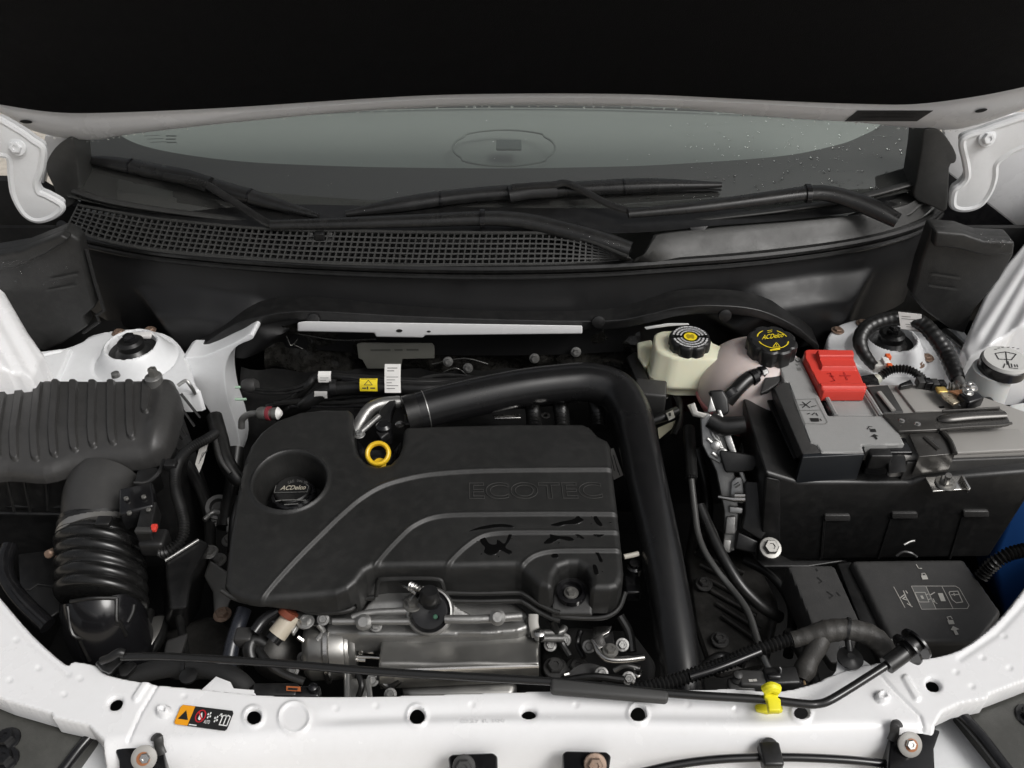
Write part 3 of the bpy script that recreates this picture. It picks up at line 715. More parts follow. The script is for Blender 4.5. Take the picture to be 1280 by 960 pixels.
# ================================================================ air filter box and intake
ab = thing('air_filter_box', 'large black air filter box with ribbed lid beside the engine', 'air filter box', At(110,560,-.25))
lid = [(-80,476),(-30,473),(25,471),(125,472),(207,471),(217,476),(222,487),(217,510),(210,533),(199,549),(178,558),(150,561),(120,563),(82,568),(45,577),(0,574),(-80,572)]
ribs = [((26,480),(14,561)),((48,480),(40,561)),((70,480),(64,557)),((92,480),(90,552)),((116,480),(114,548)),((139,480),(139,545)),((162,480),(163,540)),((183,480),(182,512)),((4,486),(-8,560))]
def lid_z(X, Y, D, U, V_):
    z = rnd(D, .016) - .022*sstep(535,582,V_+.05*U)
    for a, b in ribs:
        d, _, _ = seg_dist(U, V_, [a, b], False); z = z + .0058*(1-sstep(4.4,5.6,d))
    d, _, _ = seg_dist(U, V_, [(207,480),(188,552)], False); z = z + .006*np.exp(-(d/9)**2)
    return z
hfield('lid', crom2(lid,3,True), 0.0, lid_z, .0013, LIDG, ab, skirt=-.045)
top = [p + Vector((0,-.002,0)) for p in A(crom2(lid,2,True), -.035)]
cx = At(100,520,0)
mid = [Vector((p.x + (.070 if p.x > -.50 else 0), p.y - (.015 if p.y < cx.y else .01), -.085)) for p in top]
bot = [Vector((p.x, p.y+.01, -.30)) for p in mid]
loft('lower_box', [top, mid, bot], PLAST, ab, sharp=30)
for a, b in (((220,500),(243,533)),((215,514),(233,544)),((211,529),(228,549)),((206,544),(223,562)),((226,492),(250,522))):
    tube('fin', [At(*a,-.026), At(*b,-.065)], .0022, PLAST, ab, spline=False, seg=6)
for a, b in (((7,590),(18,640)),((28,590),(38,640)),((57,588),(60,638))):
    tube('fin', [At(*a,-.040), At(*b,-.11)], .0022, PLAST, ab, spline=False, seg=6)
for v in (632, 641):
    tube('slot_bar', [At(-40,v,-.12), At(80,v+2,-.12)], .003, PLAST, ab, spline=False, seg=6)
sx = At(126,600,-.05).x
s0 = Vector((sx, .908, -.066)); s1 = At(125,622,-.070); s2 = At(124,668,-.085)
tube('outlet_duct', [s0, s1, s2], [.050,.0500,.049], LIDG, ab, n=10, seg=40)
tube('duct_collar', [At(124,652,-.079), At(124,658,-.082)], .0550, PLAST, ab, spline=False, seg=40)
tube('duct_brace', A([(167,604,-.02),(184,603,-.025),(199,590,-.02),(205,575,-.02)]), .003, PLAST, ab, seg=8)
prism('duct_gusset', A([(172,588),(196,584),(200,590),(186,601),(168,604)], -.03), A([(172,600),(196,600),(206,610),(186,625),(168,625)], -.09), PLAST, ab, bevel=.002)
ms = box('flow_sensor', At(174,632,-.03), (.045,.05,.035), GLOSSB, ab, R=Matrix.Rotation(.35,3,'Z'), bevel=.004)
for du, dv in ((-14,-6),(8,-8),(14,8),(-10,12)):
    bolt(At(172+du,630+dv,-.010), .0035, ms, m=BOLTZ, flange=False)
box('sensor_plug', At(186,655,-.03), (.020,.055,.030), PLAST, ms, R=Matrix.Rotation(.15,3,'Z'), bevel=.003)
box('plug_lock', At(192.5,660,-.012), (.008,.010,.006), RED, ms, bevel=.001)
box('plug_clip', At(180,663,-.012), (.022,.008,.006), DGREYP, ms, bevel=.001)
box('plug_boot', At(194,678,-.045), (.034,.030,.026), PLAST, ms, bevel=.005)
bolt(At(193,471,.012), .008, ab, m=BOLTZ, h=.016, name='fixing_bolt')
lathe('bolt_sleeve', [(.014,-.03),(.013,.008),(.010,.010)], At(193,476,.006), ALUD, ab)
for u, v in ((145,470),):
    lathe('lid_catch', [(.007,0),(.006,.006),(.002,.008)], At(u,v,.0), ALUD, ab)
tube('lid_clip', A([(222,482,-.005),(232,476,-.002),(238,482,-.01),(244,492,-.03)]), .0028, ALU, ab, seg=8)

ih = thing('intake_hose', 'ribbed black rubber intake hose clamped to the air filter duct', 'hose', At(130,760,-.25))
hp = [At(124,657,-.083), At(125,678,-.090), At(127,752,-.110)]
path, L = resample(crom(hp, 12), .0016); rings = []
for i, p in enumerate(path):
    s = i/len(path); t = (path[min(i+1,len(path)-1)] - path[max(i-1,0)]).normalized()
    x = Vector((1,0,0)); y = t.cross(x).normalized()
    ph = (s-.22)/.78*5.0
    r = .0545 if s < .20 else .0535 + .0075*(abs(math.sin(ph*math.pi))**.55)
    if .05 < s < .15: r = .0525
    rings.append([p + x*math.cos(a)*r*1.02 + y*math.sin(a)*r for a in [2*math.pi*j/56 for j in range(56)]])
loft('bellows', rings, mat('shiny_rubber', (.008,.008,.008), .27, vary=.2, dust=.03), ih, sharp=60)
def band(name, a, b, r, m, par, w=None):
    return tube(name, [a, b], r, m, par, spline=False, seg=40)
cl = band('hose_clamp', At(124,663,-.085), At(124.3,672,-.0875), .0562, CHROME, ih)
lathe('clamp_screw', [(.006,0),(.006,.012),(.004,.014)], At(66,690,-.085), COPPER, cl, ax=(0,-.7,.5))
box('clamp_block', At(130,652,-.030), (.020,.016,.008), PLAST, cl, bevel=.002)
ep = [At(127,745,-.110), At(130,768,-.128), At(141,800,-.175), At(166,828,-.24)]
el = tube('elbow', ep, [.052,.053,.052,.047], mat('oily_rubber', (.009,.009,.010), .16, vary=.3), ih, n=10, seg=40)
# raised web on the elbow
def on_el(u, v, lift=.0): 
    # point on the visible surface of the elbow
    best = None; d = ray(u, v).normalized()
    for p in crom(ep, 14):
        w = p - EYE; t = w.dot(d); q = EYE + d*t; h = (q-p).length; r = .0525
        if h < r:
            tt = t - math.sqrt(r*r-h*h)
            if best is None or tt < best: best = tt
    return (EYE + d*(best if best else 1.08)) - d*lift
for ln in ([(84,758),(96,797),(150,778)], [(146,748),(146,774),(150,778),(158,795)], [(100,800),(112,826)], [(88,752),(115,748),(146,748)], [(160,778),(166,766),(168,756)]):
    tube('moulded_rib', [on_el(u, v, .001) for u, v in ln], .0026, RUBBER, el, n=5, seg=8)
e1 = At(168,812,-.225); e2 = At(190,806,-.235)
cb_ = tube('hose_clamp', A([(196,772,-.19),(190,790,-.185),(180,806,-.185),(168,822,-.19)]), .011, CHROME, ih, n=8, seg=12, squash=.25, up=Vector((0,-.5,.8)))
tube('cuff', A([(203,772,-.20),(200,795,-.20),(188,815,-.20),(176,832,-.205)]), .009, RUBBER, ih, n=6)
tube('cuff', A([(187,765,-.19),(180,788,-.185),(170,803,-.185),(156,818,-.19)]), .008, RUBBER, ih, n=6)

hs_ = tag(tube('sensor_conduit', A([(270,541,-.035),(258,549,-.03),(240,559,-.025),(225,574,-.022),(219,592,-.02),(220,615,-.025),(227,640,-.03),(230,660,-.035),(225,676,-.04),(212,688,-.045),(200,692,-.05)]), .0068, RUBBER, corr=(.0042,.20), seg=12), 'thin corrugated wiring conduit curving past the air filter outlet', 'conduit')
box('conduit_clip', At(214,581,-.012), (.016,.014,.012), PLAST, hs_, bevel=.002)
tag(tube('coolant_pipe', A([(12,684,-.10),(6,702,-.10),(8,722,-.105),(20,742,-.11),(38,762,-.12),(60,782,-.13)]), .0115, GLOSSB, n=8), 'shiny black coolant pipe bending behind the white bar end', 'pipe')
gp = tag(slab('splash_panel', A([(22,692),(70,686),(80,760),(58,775),(40,752),(24,735)], -.17), .01, PLAST, bevel=.003), 'flat dark splash panel under the ribbed intake hose', 'splash panel')
tube('lip', A([(24,736,-.169),(38,737,-.169),(48,730,-.169),(66,733,-.169)]), .002, PLAST, gp, spline=False, seg=6)
lb_ = dpoly([(250,557),(260,555),(254,578),(249,591),(244,580)], (At(250,570,-.07), Vector((.3,-.6,.6))), GREYL, None, name='part_label', th=.0006)
tag(lb_, 'small grey part number label beside the thin conduit', 'label')
for k in range(4):
    dlines([[(247+k*2.2+1.5,580-k*4),(252+k*2.0+1,566-k*1)]], (At(250,570,-.07), Vector((.3,-.6,.6))), .0009, INK, lb_, off=.0012)
a1 = tag(tube('coolant_hose', A([(268,520,-.05),(274,545,-.06),(282,575,-.075),(296,597,-.09),(310,604,-.10)]), [.012,.013,.013,.012,.011], RUBBER, n=8), 'thick black hose between the air box and engine cover', 'hose')
tube('hose_stripe', [p + Vector((.004,-.008,.009)) for p in A([(268,545,-.055),(276,575,-.068),(288,592,-.08)])], .0035, DGREYP, a1, n=5)
eb = thing('engine_mount', 'black engine mount bracket beside the ribbed intake hose', 'engine mount', At(230,720,-.25))
prism('mount_plate', A([(205,700),(248,672),(262,680),(240,720),(234,760),(212,762)], -.12), A([(205,710),(248,690),(262,700),(250,760),(234,790),(205,790)], -.24), PLAST, eb, bevel=.005)
tube('mount_edge', A([(206,701,-.118),(248,675,-.118)]), .0028, ALUD, eb, spline=False)
prism('mount_arm', A([(236,790),(222,835),(200,838),(208,800)], -.14), A([(236,800),(222,845),(200,848),(208,810)], -.2), DGREYP, eb, bevel=.004)
for u, v, z in ((278,768,-.15),(262,690,-.14),(296,700,-.16)):
    bolt(At(u,v,z), .0085, eb, m=COPPER if v > 750 else ALUD)
prism('mount_bracket', A([(262,700),(285,715),(292,740),(280,775),(268,772),(266,740),(255,720)], -.16), A([(262,700),(285,715),(292,740),(280,775),(268,772),(266,740),(255,720)], -.2), ALUD, eb, bevel=.003)
lathe('mount_ring', [(.016,0),(.020,.004),(.020,.012),(.014,.012),(.012,0)], At(274,636,-.17), DGREYP, eb, ax=(.2,-.4,.8))
tag(tube('vacuum_hose', A([(305,762,-.08),(297,785,-.085),(289,812,-.095),(284,845,-.11)]), .0098, mat('blue_black_hose', (.018,.020,.026), .28, vary=.1), n=8), 'smooth blue-black hose below the corner of the engine cover', 'hose')

# ================================================================ engine cover
ec = thing('engine_cover', 'matte black engine cover with curved ridges and moulded lettering', 'engine cover', At(530,640,-.08))
EZ = -.01
eo = [(277,722),(279,705),(284,670),(290,635),(297,598),(304,570),(312,553),(325,538),(345,524),(375,513),(405,510),(436,510),(441,514),(442,530),(443,548),(449,566),(459,577),(473,581),(487,578),(497,568),(502,556),(504,536),(508,532),(560,530),(640,528),(728,528),(738,532),(748,543),(760,549),(764,556),(767,590),(772,630),(777,670),(781,705),(780,716),(774,726),(764,729),(744,729),(739,727),(738,712),(733,702),(723,697),(712,697),(700,701),(694,711),(692,725),(686,728),(674,724),(662,712),(652,703),(644,701),(600,702),(560,703),(480,704),(466,706),(456,711),(445,724),(434,732),(418,737),(380,740),(322,744),(308,742),(294,737),(283,731)]
def densify(P, n=4): return P
L1 = crom2([(322,746),(342,724),(370,696),(400,668),(430,640),(452,622),(480,606),(520,595),(560,590),(610,587.5),(680,586.5),(790,586)], 6)
L2 = crom2([(466,708),(482,688),(500,669),(516,655),(538,645),(565,641),(620,640),(700,639.5),(790,640)], 6)
L3 = crom2([(556,706),(568,692),(582,679),(600,667),(620,662),(650,661),(720,661),(790,661)], 6)
L4 = crom2([(649,706),(660,694),(672,687),(690,683),(720,682),(790,682)], 6)
holeO = circ(362,601.5,45,34.5,rot=-14,n=56)
def ec_z(X, Y, D, U, V_):
    z = np.full(X.shape, EZ)
    for L, dz_ in ((L1,.0032),(L2,.0030),(L3,.0028),(L4,.0028)):
        reg = L + [(900,L[-1][1]),(900,900),(L[0][0],900)]
        d, _, _ = seg_dist(U, V_, L, False); s = np.where(inside(U, V_, reg), d, -d)
        z = z - dz_*sstep(-1.0,2.6,s) + .0011*np.exp(-((s+1.6)/1.5)**2)
    rr = np.where(np.hypot(U-362,V_-601) < 60, .005, .0095)
    z = z + rnd(D, rr) + .0035*np.exp(-((D-.004)/.003)**2)*(np.hypot((U-362),(V_-601.5)*1.25) < 62)
    z = z - .010*sstep(470,400,U)*sstep(640,780,V_) - .006*sstep(345,290,U)
    return z
def ec_s(u, v):
    if v > 690 and u > 440: return -.072
    if v > 690: return -.034 - .02*max(0,min(1,(u-330)/60))
    return -.06
cov = hfield('cover_shell', [p for p in eo], EZ, ec_z, .00125, COVER, ec, holes=[holeO], skirt=ec_s, hole_skirt=.062)
# under-edge bead of the front skirt
bead = [(277,738,-.030),(290,746,-.034),(310,752,-.036),(345,755,-.038),(368,757,-.045),(384,764,-.058),(410,766,-.064),(436,763,-.066),(447,755,-.066),(456,749,-.066),(468,747,-.064)]
tube('edge_bead', A(bead), .0035, COVER, ec, n=5, seg=8)
bead2 = [(470,745,-.062),(473,727,-.040),(480,724,-.036),(510,723,-.036),(546,724,-.036),(553,730,-.042),(556,744,-.062)]
tube('edge_bead', A(bead2), .0030, COVER, ec, n=5, seg=8)
for dv, zz in ((0,-.058),(10,-.068)):
    tube('edge_bead', A([(558,741+dv,zz),(600,742+dv,zz),(645,741+dv,zz),(655,743+dv,zz),(672,754+dv,zz-.004),(690,763+dv,zz-.006),(700,766+dv,zz-.006)]), .0032, COVER, ec, n=4, seg=8)
tube('edge_bead', A([(694,770,-.072),(730,773,-.072),(758,771,-.070),(774,760,-.066),(782,740,-.055)]), .0032, COVER, ec, n=5, seg=8)
# fixing screw recess
rc = [(693,728),(694,711),(700,701),(712,697),(723,697),(733,702),(738,712),(739,728)]
hfield('screw_pad', [(690,762),(691,728),(695,712),(702,702),(714,698),(724,698),(734,704),(739,714),(741,762)], -.055, lambda X,Y,D,U,V_: -.052 - .014*sstep(744,764,V_) + rnd(D,.002), .0016, COVER, ec, skirt=-.075)
sc_ = lathe('screw_socket', [(.019,-.002),(.019,.006),(.014,.007),(.013,.001),(.001,.001)], At(714,742,-.050), GLOSSB, ec, seg=24)
bolt(At(714,741,-.047), .0065, sc_, m=BOLTZ)
text('ECOTEC', (586,624), (754,623.5), (586,603.5), EZ-.0030, mat('moulded_letter_edge', (.046,.046,.044), .4), ec, outline=.012, off=.0005, name='moulded_lettering', bold=.012)
oc = thing('oil_filler_cap', 'black oil filler cap sunk in the round well of the engine cover', 'oil cap', At(365,618,-.10))
lathe('cap', [(.033,-.04),(.033,-.010),(.031,-.004),(.027,-.002),(.025,-.004),(.001,-.004)], At(366,614,-.055), GLOSSB, oc, lobes=(8,.05), seg=64)
lathe('grip', [(.026,0),(.026,.004),(.024,.006),(.001,.006)], At(366,614,-.059), PLAST, oc)
OS = -.0525
text('ACDelco', (350,613), (382,612), (351.5,607.5), OS, mat('cap_print', (.40,.37,.30), .5), oc, shear=.25, bold=.02)
dlines([[(343,616),(384,615),(386,608),(383,606)],[(343,616),(345,607)]], OS, .0010, DIMPR, oc)
text('SAE', (360,606), (368,603), (359.5,602.5), OS, DIMPR, oc); text('0W-20', (371,602.5), (384,605.5), (371.5,599.5), OS, DIMPR, oc)
dlines([[(345,626.5),(352,625.5),(366,625),(382,625.5)]], OS+.001, .002, DIMPR, oc)
dlines([[(356+q*3.5,631-q*.2),(358.5+q*3.5,630.8-q*.2)] for q in range(5)], OS, .0022, DIMPR, oc)
ds = thing('oil_dipstick', 'yellow ring handle of the oil dipstick behind the engine cover', 'dipstick', At(474,590,-.06))
c = At(472.5,567,-.006); x, y, z = frame((0,-.55,.85)); rings = []
for i in range(40):
    a = 2*math.pi*i/40; ctr = c + (x*math.cos(a)*.0152 + y*math.sin(a)*.0152); rd = (x*math.cos(a)+y*math.sin(a))
    rings.append([ctr + (rd*math.cos(b)*.0036 + z*math.sin(b)*.0062) for b in [2*math.pi*k/12 for k in range(12)]])
V = [p for r in rings for p in r]; mk('ring', V, [(i*12+j, i*12+(j+1)%12, ((i+1)%40)*12+(j+1)%12, ((i+1)%40)*12+j) for i in range(40) for j in range(12)], YELLOW, ds)
tube('stem', [At(474,577,-.016), At(475,584,-.028)], [.007,.0055], YELLOW, ds, spline=False)
lathe('stem_collar', [(.009,0),(.0095,.004),(.006,.006)], At(475,581,-.026), YELLOW, ds)
# water spilt on the cover
wp = thing('water_spill', 'glossy splashes of water on the engine cover beside the ridges', 'water', At(680,670,EZ-.006))
def blob(pts, z): 
    P = A(crom2(pts, 4, True), z); 
    slab('puddle', P, .0018, WATER, wp, bevel=.0009, seg=3)
W2, W3, W4 = EZ-.0060, EZ-.0088, EZ-.0116
blob([(586,664),(598,659),(606,657),(618,655),(632,655),(641,657),(641,659.5),(625,659),(610,661),(598,662.5)], EZ-.0058)
blob([(599,666),(606,671),(612,679),(620,680),(622,674),(630,679),(634,673),(637,665),(641,665),(637,676),(632,684),(640,689),(637,693),(626,688),(620,693),(612,694),(605,690),(606,684),(601,678)], W3+.0004)
blob([(688,656),(700,652),(715,649),(720,646),(721,641.5),(725,641.5),(725,646),(730,650),(722,655),(708,656),(698,658)], EZ-.0058)
blob([(736,642),(740,647),(738,641.5)], EZ-.0058); blob([(744,642),(748,648),(753,655),(752,658),(746,655),(742,648)], EZ-.0058)
blob([(686,664),(690,668),(700,670),(712,671),(718,675),(711,676),(700,674),(690,679),(680,679),(684,674),(688,671)], W3+.0004)
blob([(716,664),(724,668),(731,673),(727,673),(719,668)], W3+.0004); blob([(740,665),(750,668),(757,664.5),(752,671),(744,670)], W3+.0004)
blob([(691,692),(697,692),(698,697),(692,697.5),(689,695)], W4+.0004); blob([(744,684.5),(748,690),(752,697),(754,702),(750,702),(747,695),(743,689)], W4+.0004)
blob([(741,706),(745,706),(748,713),(748,718),(744,718),(742,713)], W4+.0004); blob([(732,684.5),(735,684.5),(734,690)], W4+.0004)
for _ in range(26):
    u, v = random.uniform(690,765), random.uniform(650,718)
    if 688 < u < 745 and v > 694: continue
    z = (EZ-.0060 if v < 659 else W3 if v < 680 else W4)+.0005
    r = random.uniform(.5,1.5); blob([(u-r,v),(u,v-r*.6),(u+r,v),(u,v+r*.6)], z)
for _ in range(10):
    u, v = random.uniform(575,650), random.uniform(664,696)
    r = random.uniform(.5,1.2); blob([(u-r,v),(u,v-r*.6),(u+r,v),(u,v+r*.6)], W3+.0005)

# ================================================================ charge air tube
ct_ = thing('charge_air_tube', 'thick smooth black air tube bending round the engine cover corner', 'air tube', At(840,780,-.2))
cp = A([(523,514,-.008),(560,504,-.005),(640,487,0),(700,479,0),(738,478,-.002),(770,489,-.008),(788,515,-.014),(797,550,-.02),(812,620,-.035),(832,720,-.06),(850,830,-.09),(860,900,-.12)])
tb = tube('tube', cp, [.0285,.0295,.0300,.0300,.0308,.0318,.0312,.0300,.0288,.0275,.0265,.0260], mat('smooth_black_tube', (.009,.009,.0095), .26, vary=.06, vscale=6, dust=.02), ct_, n=12, seg=36)
for k, t in enumerate((.5,)):
    d = (cp[1]-cp[0]).normalized(); c0 = cp[0]+d*.012
    tube('end_ring', [c0-d*.0007, c0+d*.0007], .0292, ALU, ct_, spline=False, seg=36)
d = (cp[1]-cp[0]).normalized(); tube('end_cuff', [cp[0]-d*.02, cp[0]+d*.004], .0285, RUBBER, ct_, spline=False, seg=36)
lbl = dpoly([(761,562),(767,560),(779,594),(767,600)], (At(770,580,-.06), Vector((-.2,-.7,.6))), GREYL, None, name='tube_label', th=.0006); tag(lbl, 'small grey printed label between engine cover and air tube', 'label')
dlines([[(764,570),(768,588)],[(767,569),(773,590)],[(770,580),(775,594)]], (At(770,580,-.06), Vector((-.2,-.7,.6))), .0012, INK, lbl, off=.0012)
# ================================================================ firewall area behind the engine
fw = thing('firewall_insulation', 'wrinkled dark insulation pad on the firewall below the white strip', 'insulation', At(540,560,('y',1.25)))
random.seed(3)
def pad(u0, v0, u1, v1, y, nm, m, par, amp=.006, nx=40, ny=14):
    V = []
    for j in range(ny+1):
        for i in range(nx+1):
            u, v = u0+(u1-u0)*i/nx, v0+(v1-v0)*j/ny
            p = At(u, v, ('y',y)); p.y += amp*(math.sin(u*.11+v*.07)+math.sin(u*.037-v*.13)+random.uniform(-.5,.5)); V.append(p)
    return mk(nm, V, [(j*(nx+1)+i, j*(nx+1)+i+1, (j+1)*(nx+1)+i+1, (j+1)*(nx+1)+i) for j in range(ny) for i in range(nx)], m, par)
pad(332,402,800,470,1.225,'upper_pad',FIREW,fw); pad(300,462,830,640,1.21,'lower_pad',MATTEB,fw,.004)
pl = slab('vent_plate', A([(446,431),(452,429.5),(540,430),(543,434),(543,448),(503,449),(501,461),(459,461),(453,450),(448,448)], ('y',1.20)), .004, mat('dull_grey_plate', (.17,.17,.15), .5, vary=.15, dust=.1), fw, down=Vector((0,1,0)), bevel=.001)
dlines([[(464+q*5,437.5-q*.05),(467.4+q*5,437.5-q*.05)] for q in range(12) if q not in (5,8)], ('y',1.1998), .004, mat('stamped_mark', (.09,.09,.08), .5), fw, name='moulded_mark')
for pts in ([(372,417),(420,425),(470,424)], [(358,420),(364,432),(372,424)], [(366,430),(378,436)], [(540,455),(580,448),(610,455)], [(545,470),(570,460),(590,475)]):
    tube('foil_glint_line', A(pts, ('y',1.206)), .0012, mat('foil_glint', (.5,.5,.48), .2, metal=.9), fw, n=4, seg=6)  # pale metal lines stand in for glints on the crinkled pad
cb2 = thing('cowl_brace', 'narrow white painted strip along the top of the firewall', 'brace', At(550,420,('y',1.17)))
prism('strip', A([(372,403),(382,401.5),(728,407),(728,417),(531,419),(529,422),(470,421),(468,416),(372,414)], ('y',1.165)), A([(372,403),(382,401.5),(728,407),(728,417),(531,419),(529,422),(470,421),(468,416),(372,414)], ('y',1.20)), WHITE, cb2, bevel=.003)
for u, v, r in ((499,413.5,4),(536,414.5,2.5)):
    mk('hole', A(circ(u, v, r, r*.5), ('y',1.1645)), [tuple(range(28))], MATTEB, cb2, smooth=False)
prism('end_tab', A([(805,409),(835,404),(860,404),(862,406),(835,408),(808,412)], ('y',1.165)), A([(805,409),(835,404),(860,404),(862,406),(835,408),(808,412)], ('y',1.19)), WHITE, cb2, bevel=.001)

ha = thing('firewall_harness', 'bundle of black taped hoses with white and yellow tags below the white strip', 'wiring harness', At(450,490,-.06))
tube('hose', A([(335,510,-.10),(365,500,-.08),(385,482,-.05),(395,472,-.04),(420,471,-.035),(480,476,-.035),(560,478,-.04),(640,470,-.05)]), .0075, RUBBER, ha, n=8)
tube('hose', A([(350,520,-.12),(380,506,-.07),(398,494,-.05),(418,486,-.04),(450,484,-.035),(500,485,-.035),(545,486,-.035),(590,480,-.045)]), .0115, RUBBER, ha, n=8)
tube('wire', A([(312,485,-.06),(330,488,-.06),(350,488,-.058),(372,484,-.05),(392,474,-.04)]), .0028, RUBBER, ha, n=6, seg=8)
tube('wire', A([(318,490,-.065),(335,492,-.06),(360,491,-.058),(380,486,-.05)]), .0026, RUBBER, ha, n=6, seg=8)
tube('wire', A([(428,474,-.025),(440,475,-.025),(455,479,-.03),(475,480,-.03)]), .003, GLOSSB, ha, n=6, seg=8)
random.seed(5)
for k in range(9):
    u0, u1 = 330+random.uniform(0,120), 560+random.uniform(0,220); v0, v1 = random.uniform(478,515), random.uniform(470,505)
    tube('wire', A([(u0,v0,-.07),((u0*2+u1)/3,v0+random.uniform(-14,8),-.055),((u0+u1*2)/3,v1+random.uniform(-10,10),-.055),(u1,v1,-.07)]), random.choice((.002,.0028,.0036,.005)), random.choice((RUBBER,GLOSSB,PLAST)), ha, n=7, seg=8)
for u, v in ((560,452),(585,460),(668,448),(690,462),(720,440)): bolt(At(u,v,('y',1.2)), .006, ha, ax=(0,-.9,.4), m=ALUD, name='stud')
for u, v in ((417,484),(498,484)):
    p, q = At(u-4,v+.4,-.037), At(u+4,v,-.037); tube('tape_band', [p, q], .0135, PLAST, ha, spline=False, seg=20)
def wrap(name, u0, u1, v0, v1, z, r, m, bulge=0):
    """curved tag wrapped over a hose"""
    V = []; n = 8
    for i in range(n+1):
        a = math.pi*(.05 + .95*i/n)
        for u in (u0, u1):
            p = At(u, (v0+v1)/2, z); V.append(p + Vector((0, -math.cos(a)*r*1.0 if False else 0, 0)))
    a, b, c, d = At(u0,v0,z+.012), At(u1,v0,z+.012), At(u1,v1,z-.004), At(u0,v1,z-.004); V = []
    for i in range(n+1):
        t = i/n; e = Vector((0,-.6,.75))*(math.sin(t*math.pi)*bulge)
        V += [a.lerp(d,t)+e, b.lerp(c,t)+e]
    for i in range(n+1): V += [V[2*i]+Vector((0,.0006,-.0006)), V[2*i+1]+Vector((0,.0006,-.0006))]
    Fc = [(2*i,2*i+1,2*i+3,2*i+2) for i in range(n)] + [(2*(n+1)+2*i,2*(n+1)+2*i+1,2*(n+1)+2*i+3,2*(n+1)+2*i+2) for i in range(n)]
    return mk(name, V, Fc, m, ha)
t1 = wrap('white_tag', 481, 501, 455, 491, -.022, .01, PAPER, .004)
S_t = (At(491,478,-.010), Vector((0,-.62,.78)))
for k in range(5): dlines([[(484,472+k*3.6),(498-(k%3)*4,472+k*3.6)]], S_t, .0009, INK, t1, off=.0045)
dlines([[(485,461),(497,461)],[(485,464.5),(493,464.5)]], S_t, .0012, INK, t1, off=.0055)
t2 = wrap('yellow_tag', 450, 472, 473, 489, -.020, .01, YLAB, .004)
S_y = (At(461,481,-.008), Vector((0,-.62,.78)))
dlines([[(461,476),(456,482),(466,482),(461,476)]], S_y, .0010, INK, t2, off=.005)
dlines([[(454,486),(458,486)],[(464,486),(469,486)],[(460,484.5),(460,487)]], S_y, .0022, INK, t2, off=.005)
dlines([[(452,474.5),(470,474.5)]], S_y, .0009, INK, t2, off=.004)
t3 = wrap('white_tag', 398, 414, 464, 478, -.022, .01, PAPER, .004); t4 = wrap('white_tag', 393, 409, 489, 498, -.045, .01, PAPER, .001)
dlines([[(401,473),(411,473)],[(401,476),(408,476)]], (At(406,472,-.012), Vector((0,-.62,.78))), .0008, DIMPR, t3, off=.004)
lathe('connector', [(.010,-.012),(.012,-.006),(.012,.006),(.009,.012)], At(313,482,-.06), DGREYP, ha, ax=(1,-.2,.2))
for v in (484, 499): tube('pin', [At(294,v,-.06), At(308,v,-.06)], .0022, mat('pale_green_pin', (.35,.5,.38), .3), ha, spline=False, seg=8)
ac = thing('pipe_fitting', 'small metal pipe fitting with clear cap beside the engine cover corner', 'fitting', At(330,520,-.08))
tube('pipe', A([(302,535,-.09),(303,524,-.075),(312,518,-.065),(324,517,-.06)]), .0055, ALUD, ac, n=6)
lathe('fitting', [(.009,0),(.011,.004),(.011,.014),(.008,.016),(.008,.024),(.010,.026),(.010,.034),(.005,.038)], At(323,517,-.06), BOLTZ, ac, ax=(1,-.15,.15))
lathe('cap_band', [(.0115,.016),(.0115,.021)], At(323,517,-.06), mat('maroon_plastic', (.2,.03,.04), .4), ac, ax=(1,-.15,.15))
lathe('clear_cap', [(.0085,.026),(.010,.034),(.004,.040)], At(323,517,-.06), PAPER, ac, ax=(1,-.15,.15))
rp = thing('coolant_outlet', 'bent aluminium pipe and black bracket beside the yellow dipstick', 'pipe', At(470,540,-.07))
tube('bent_pipe', A([(445,540,-.045),(452,526,-.035),(462,512,-.028),(478,505,-.028),(500,503,-.03)]), .0105, ALUD, rp, n=8)
tube('stay_rod', A([(449,542,-.020),(474,520,-.018)]), .0042, ALU, rp, spline=False)
bolt(At(449,543,-.020), .006, rp, m=ALU, flange=True)
slab('bracket', A([(506,492),(523,492),(525,500),(521,530),(505,530)], -.012), .02, PLAST, rp, bevel=.003)
slab('bracket_arm', A([(474,512),(486,500),(496,498),(490,515),(487,540),(476,548),(470,538)], -.020), .015, PLAST, rp, bevel=.003)
lathe('eyelet', [(.006,0),(.007,.003),(.004,.004)], At(500,532,-.014), STEEL, rp)
slab('seat', A([(444,548),(458,560),(490,562),(503,548),(498,572),(486,584),(462,584),(448,572)], -.055), .02, GLOSSB, rp, bevel=.004)
lathe('relay', [(.012,0),(.012,.03),(.008,.034)], At(482,550,-.045), GLOSSB, rp)
for pts, z in (([(616,518),(650,517),(651,522),(618,523)], -.03),):
    slab('steel_strip', A(pts, z), .003, STEEL, rp, bevel=.001)
lathe('eyelet', [(.005,0),(.007,.0015),(.007,.003),(.0035,.003),(.0035,0)], At(682,521,-.03), STEEL, rp)
for k, (u, v) in enumerate(((665,522),(700,524),(745,520))):
    tube('corrugated_hose', A([(u,505,-.06),(u+2,518,-.055),(u+3,535,-.06)]), .011, RUBBER, rp, corr=(.006,.15))

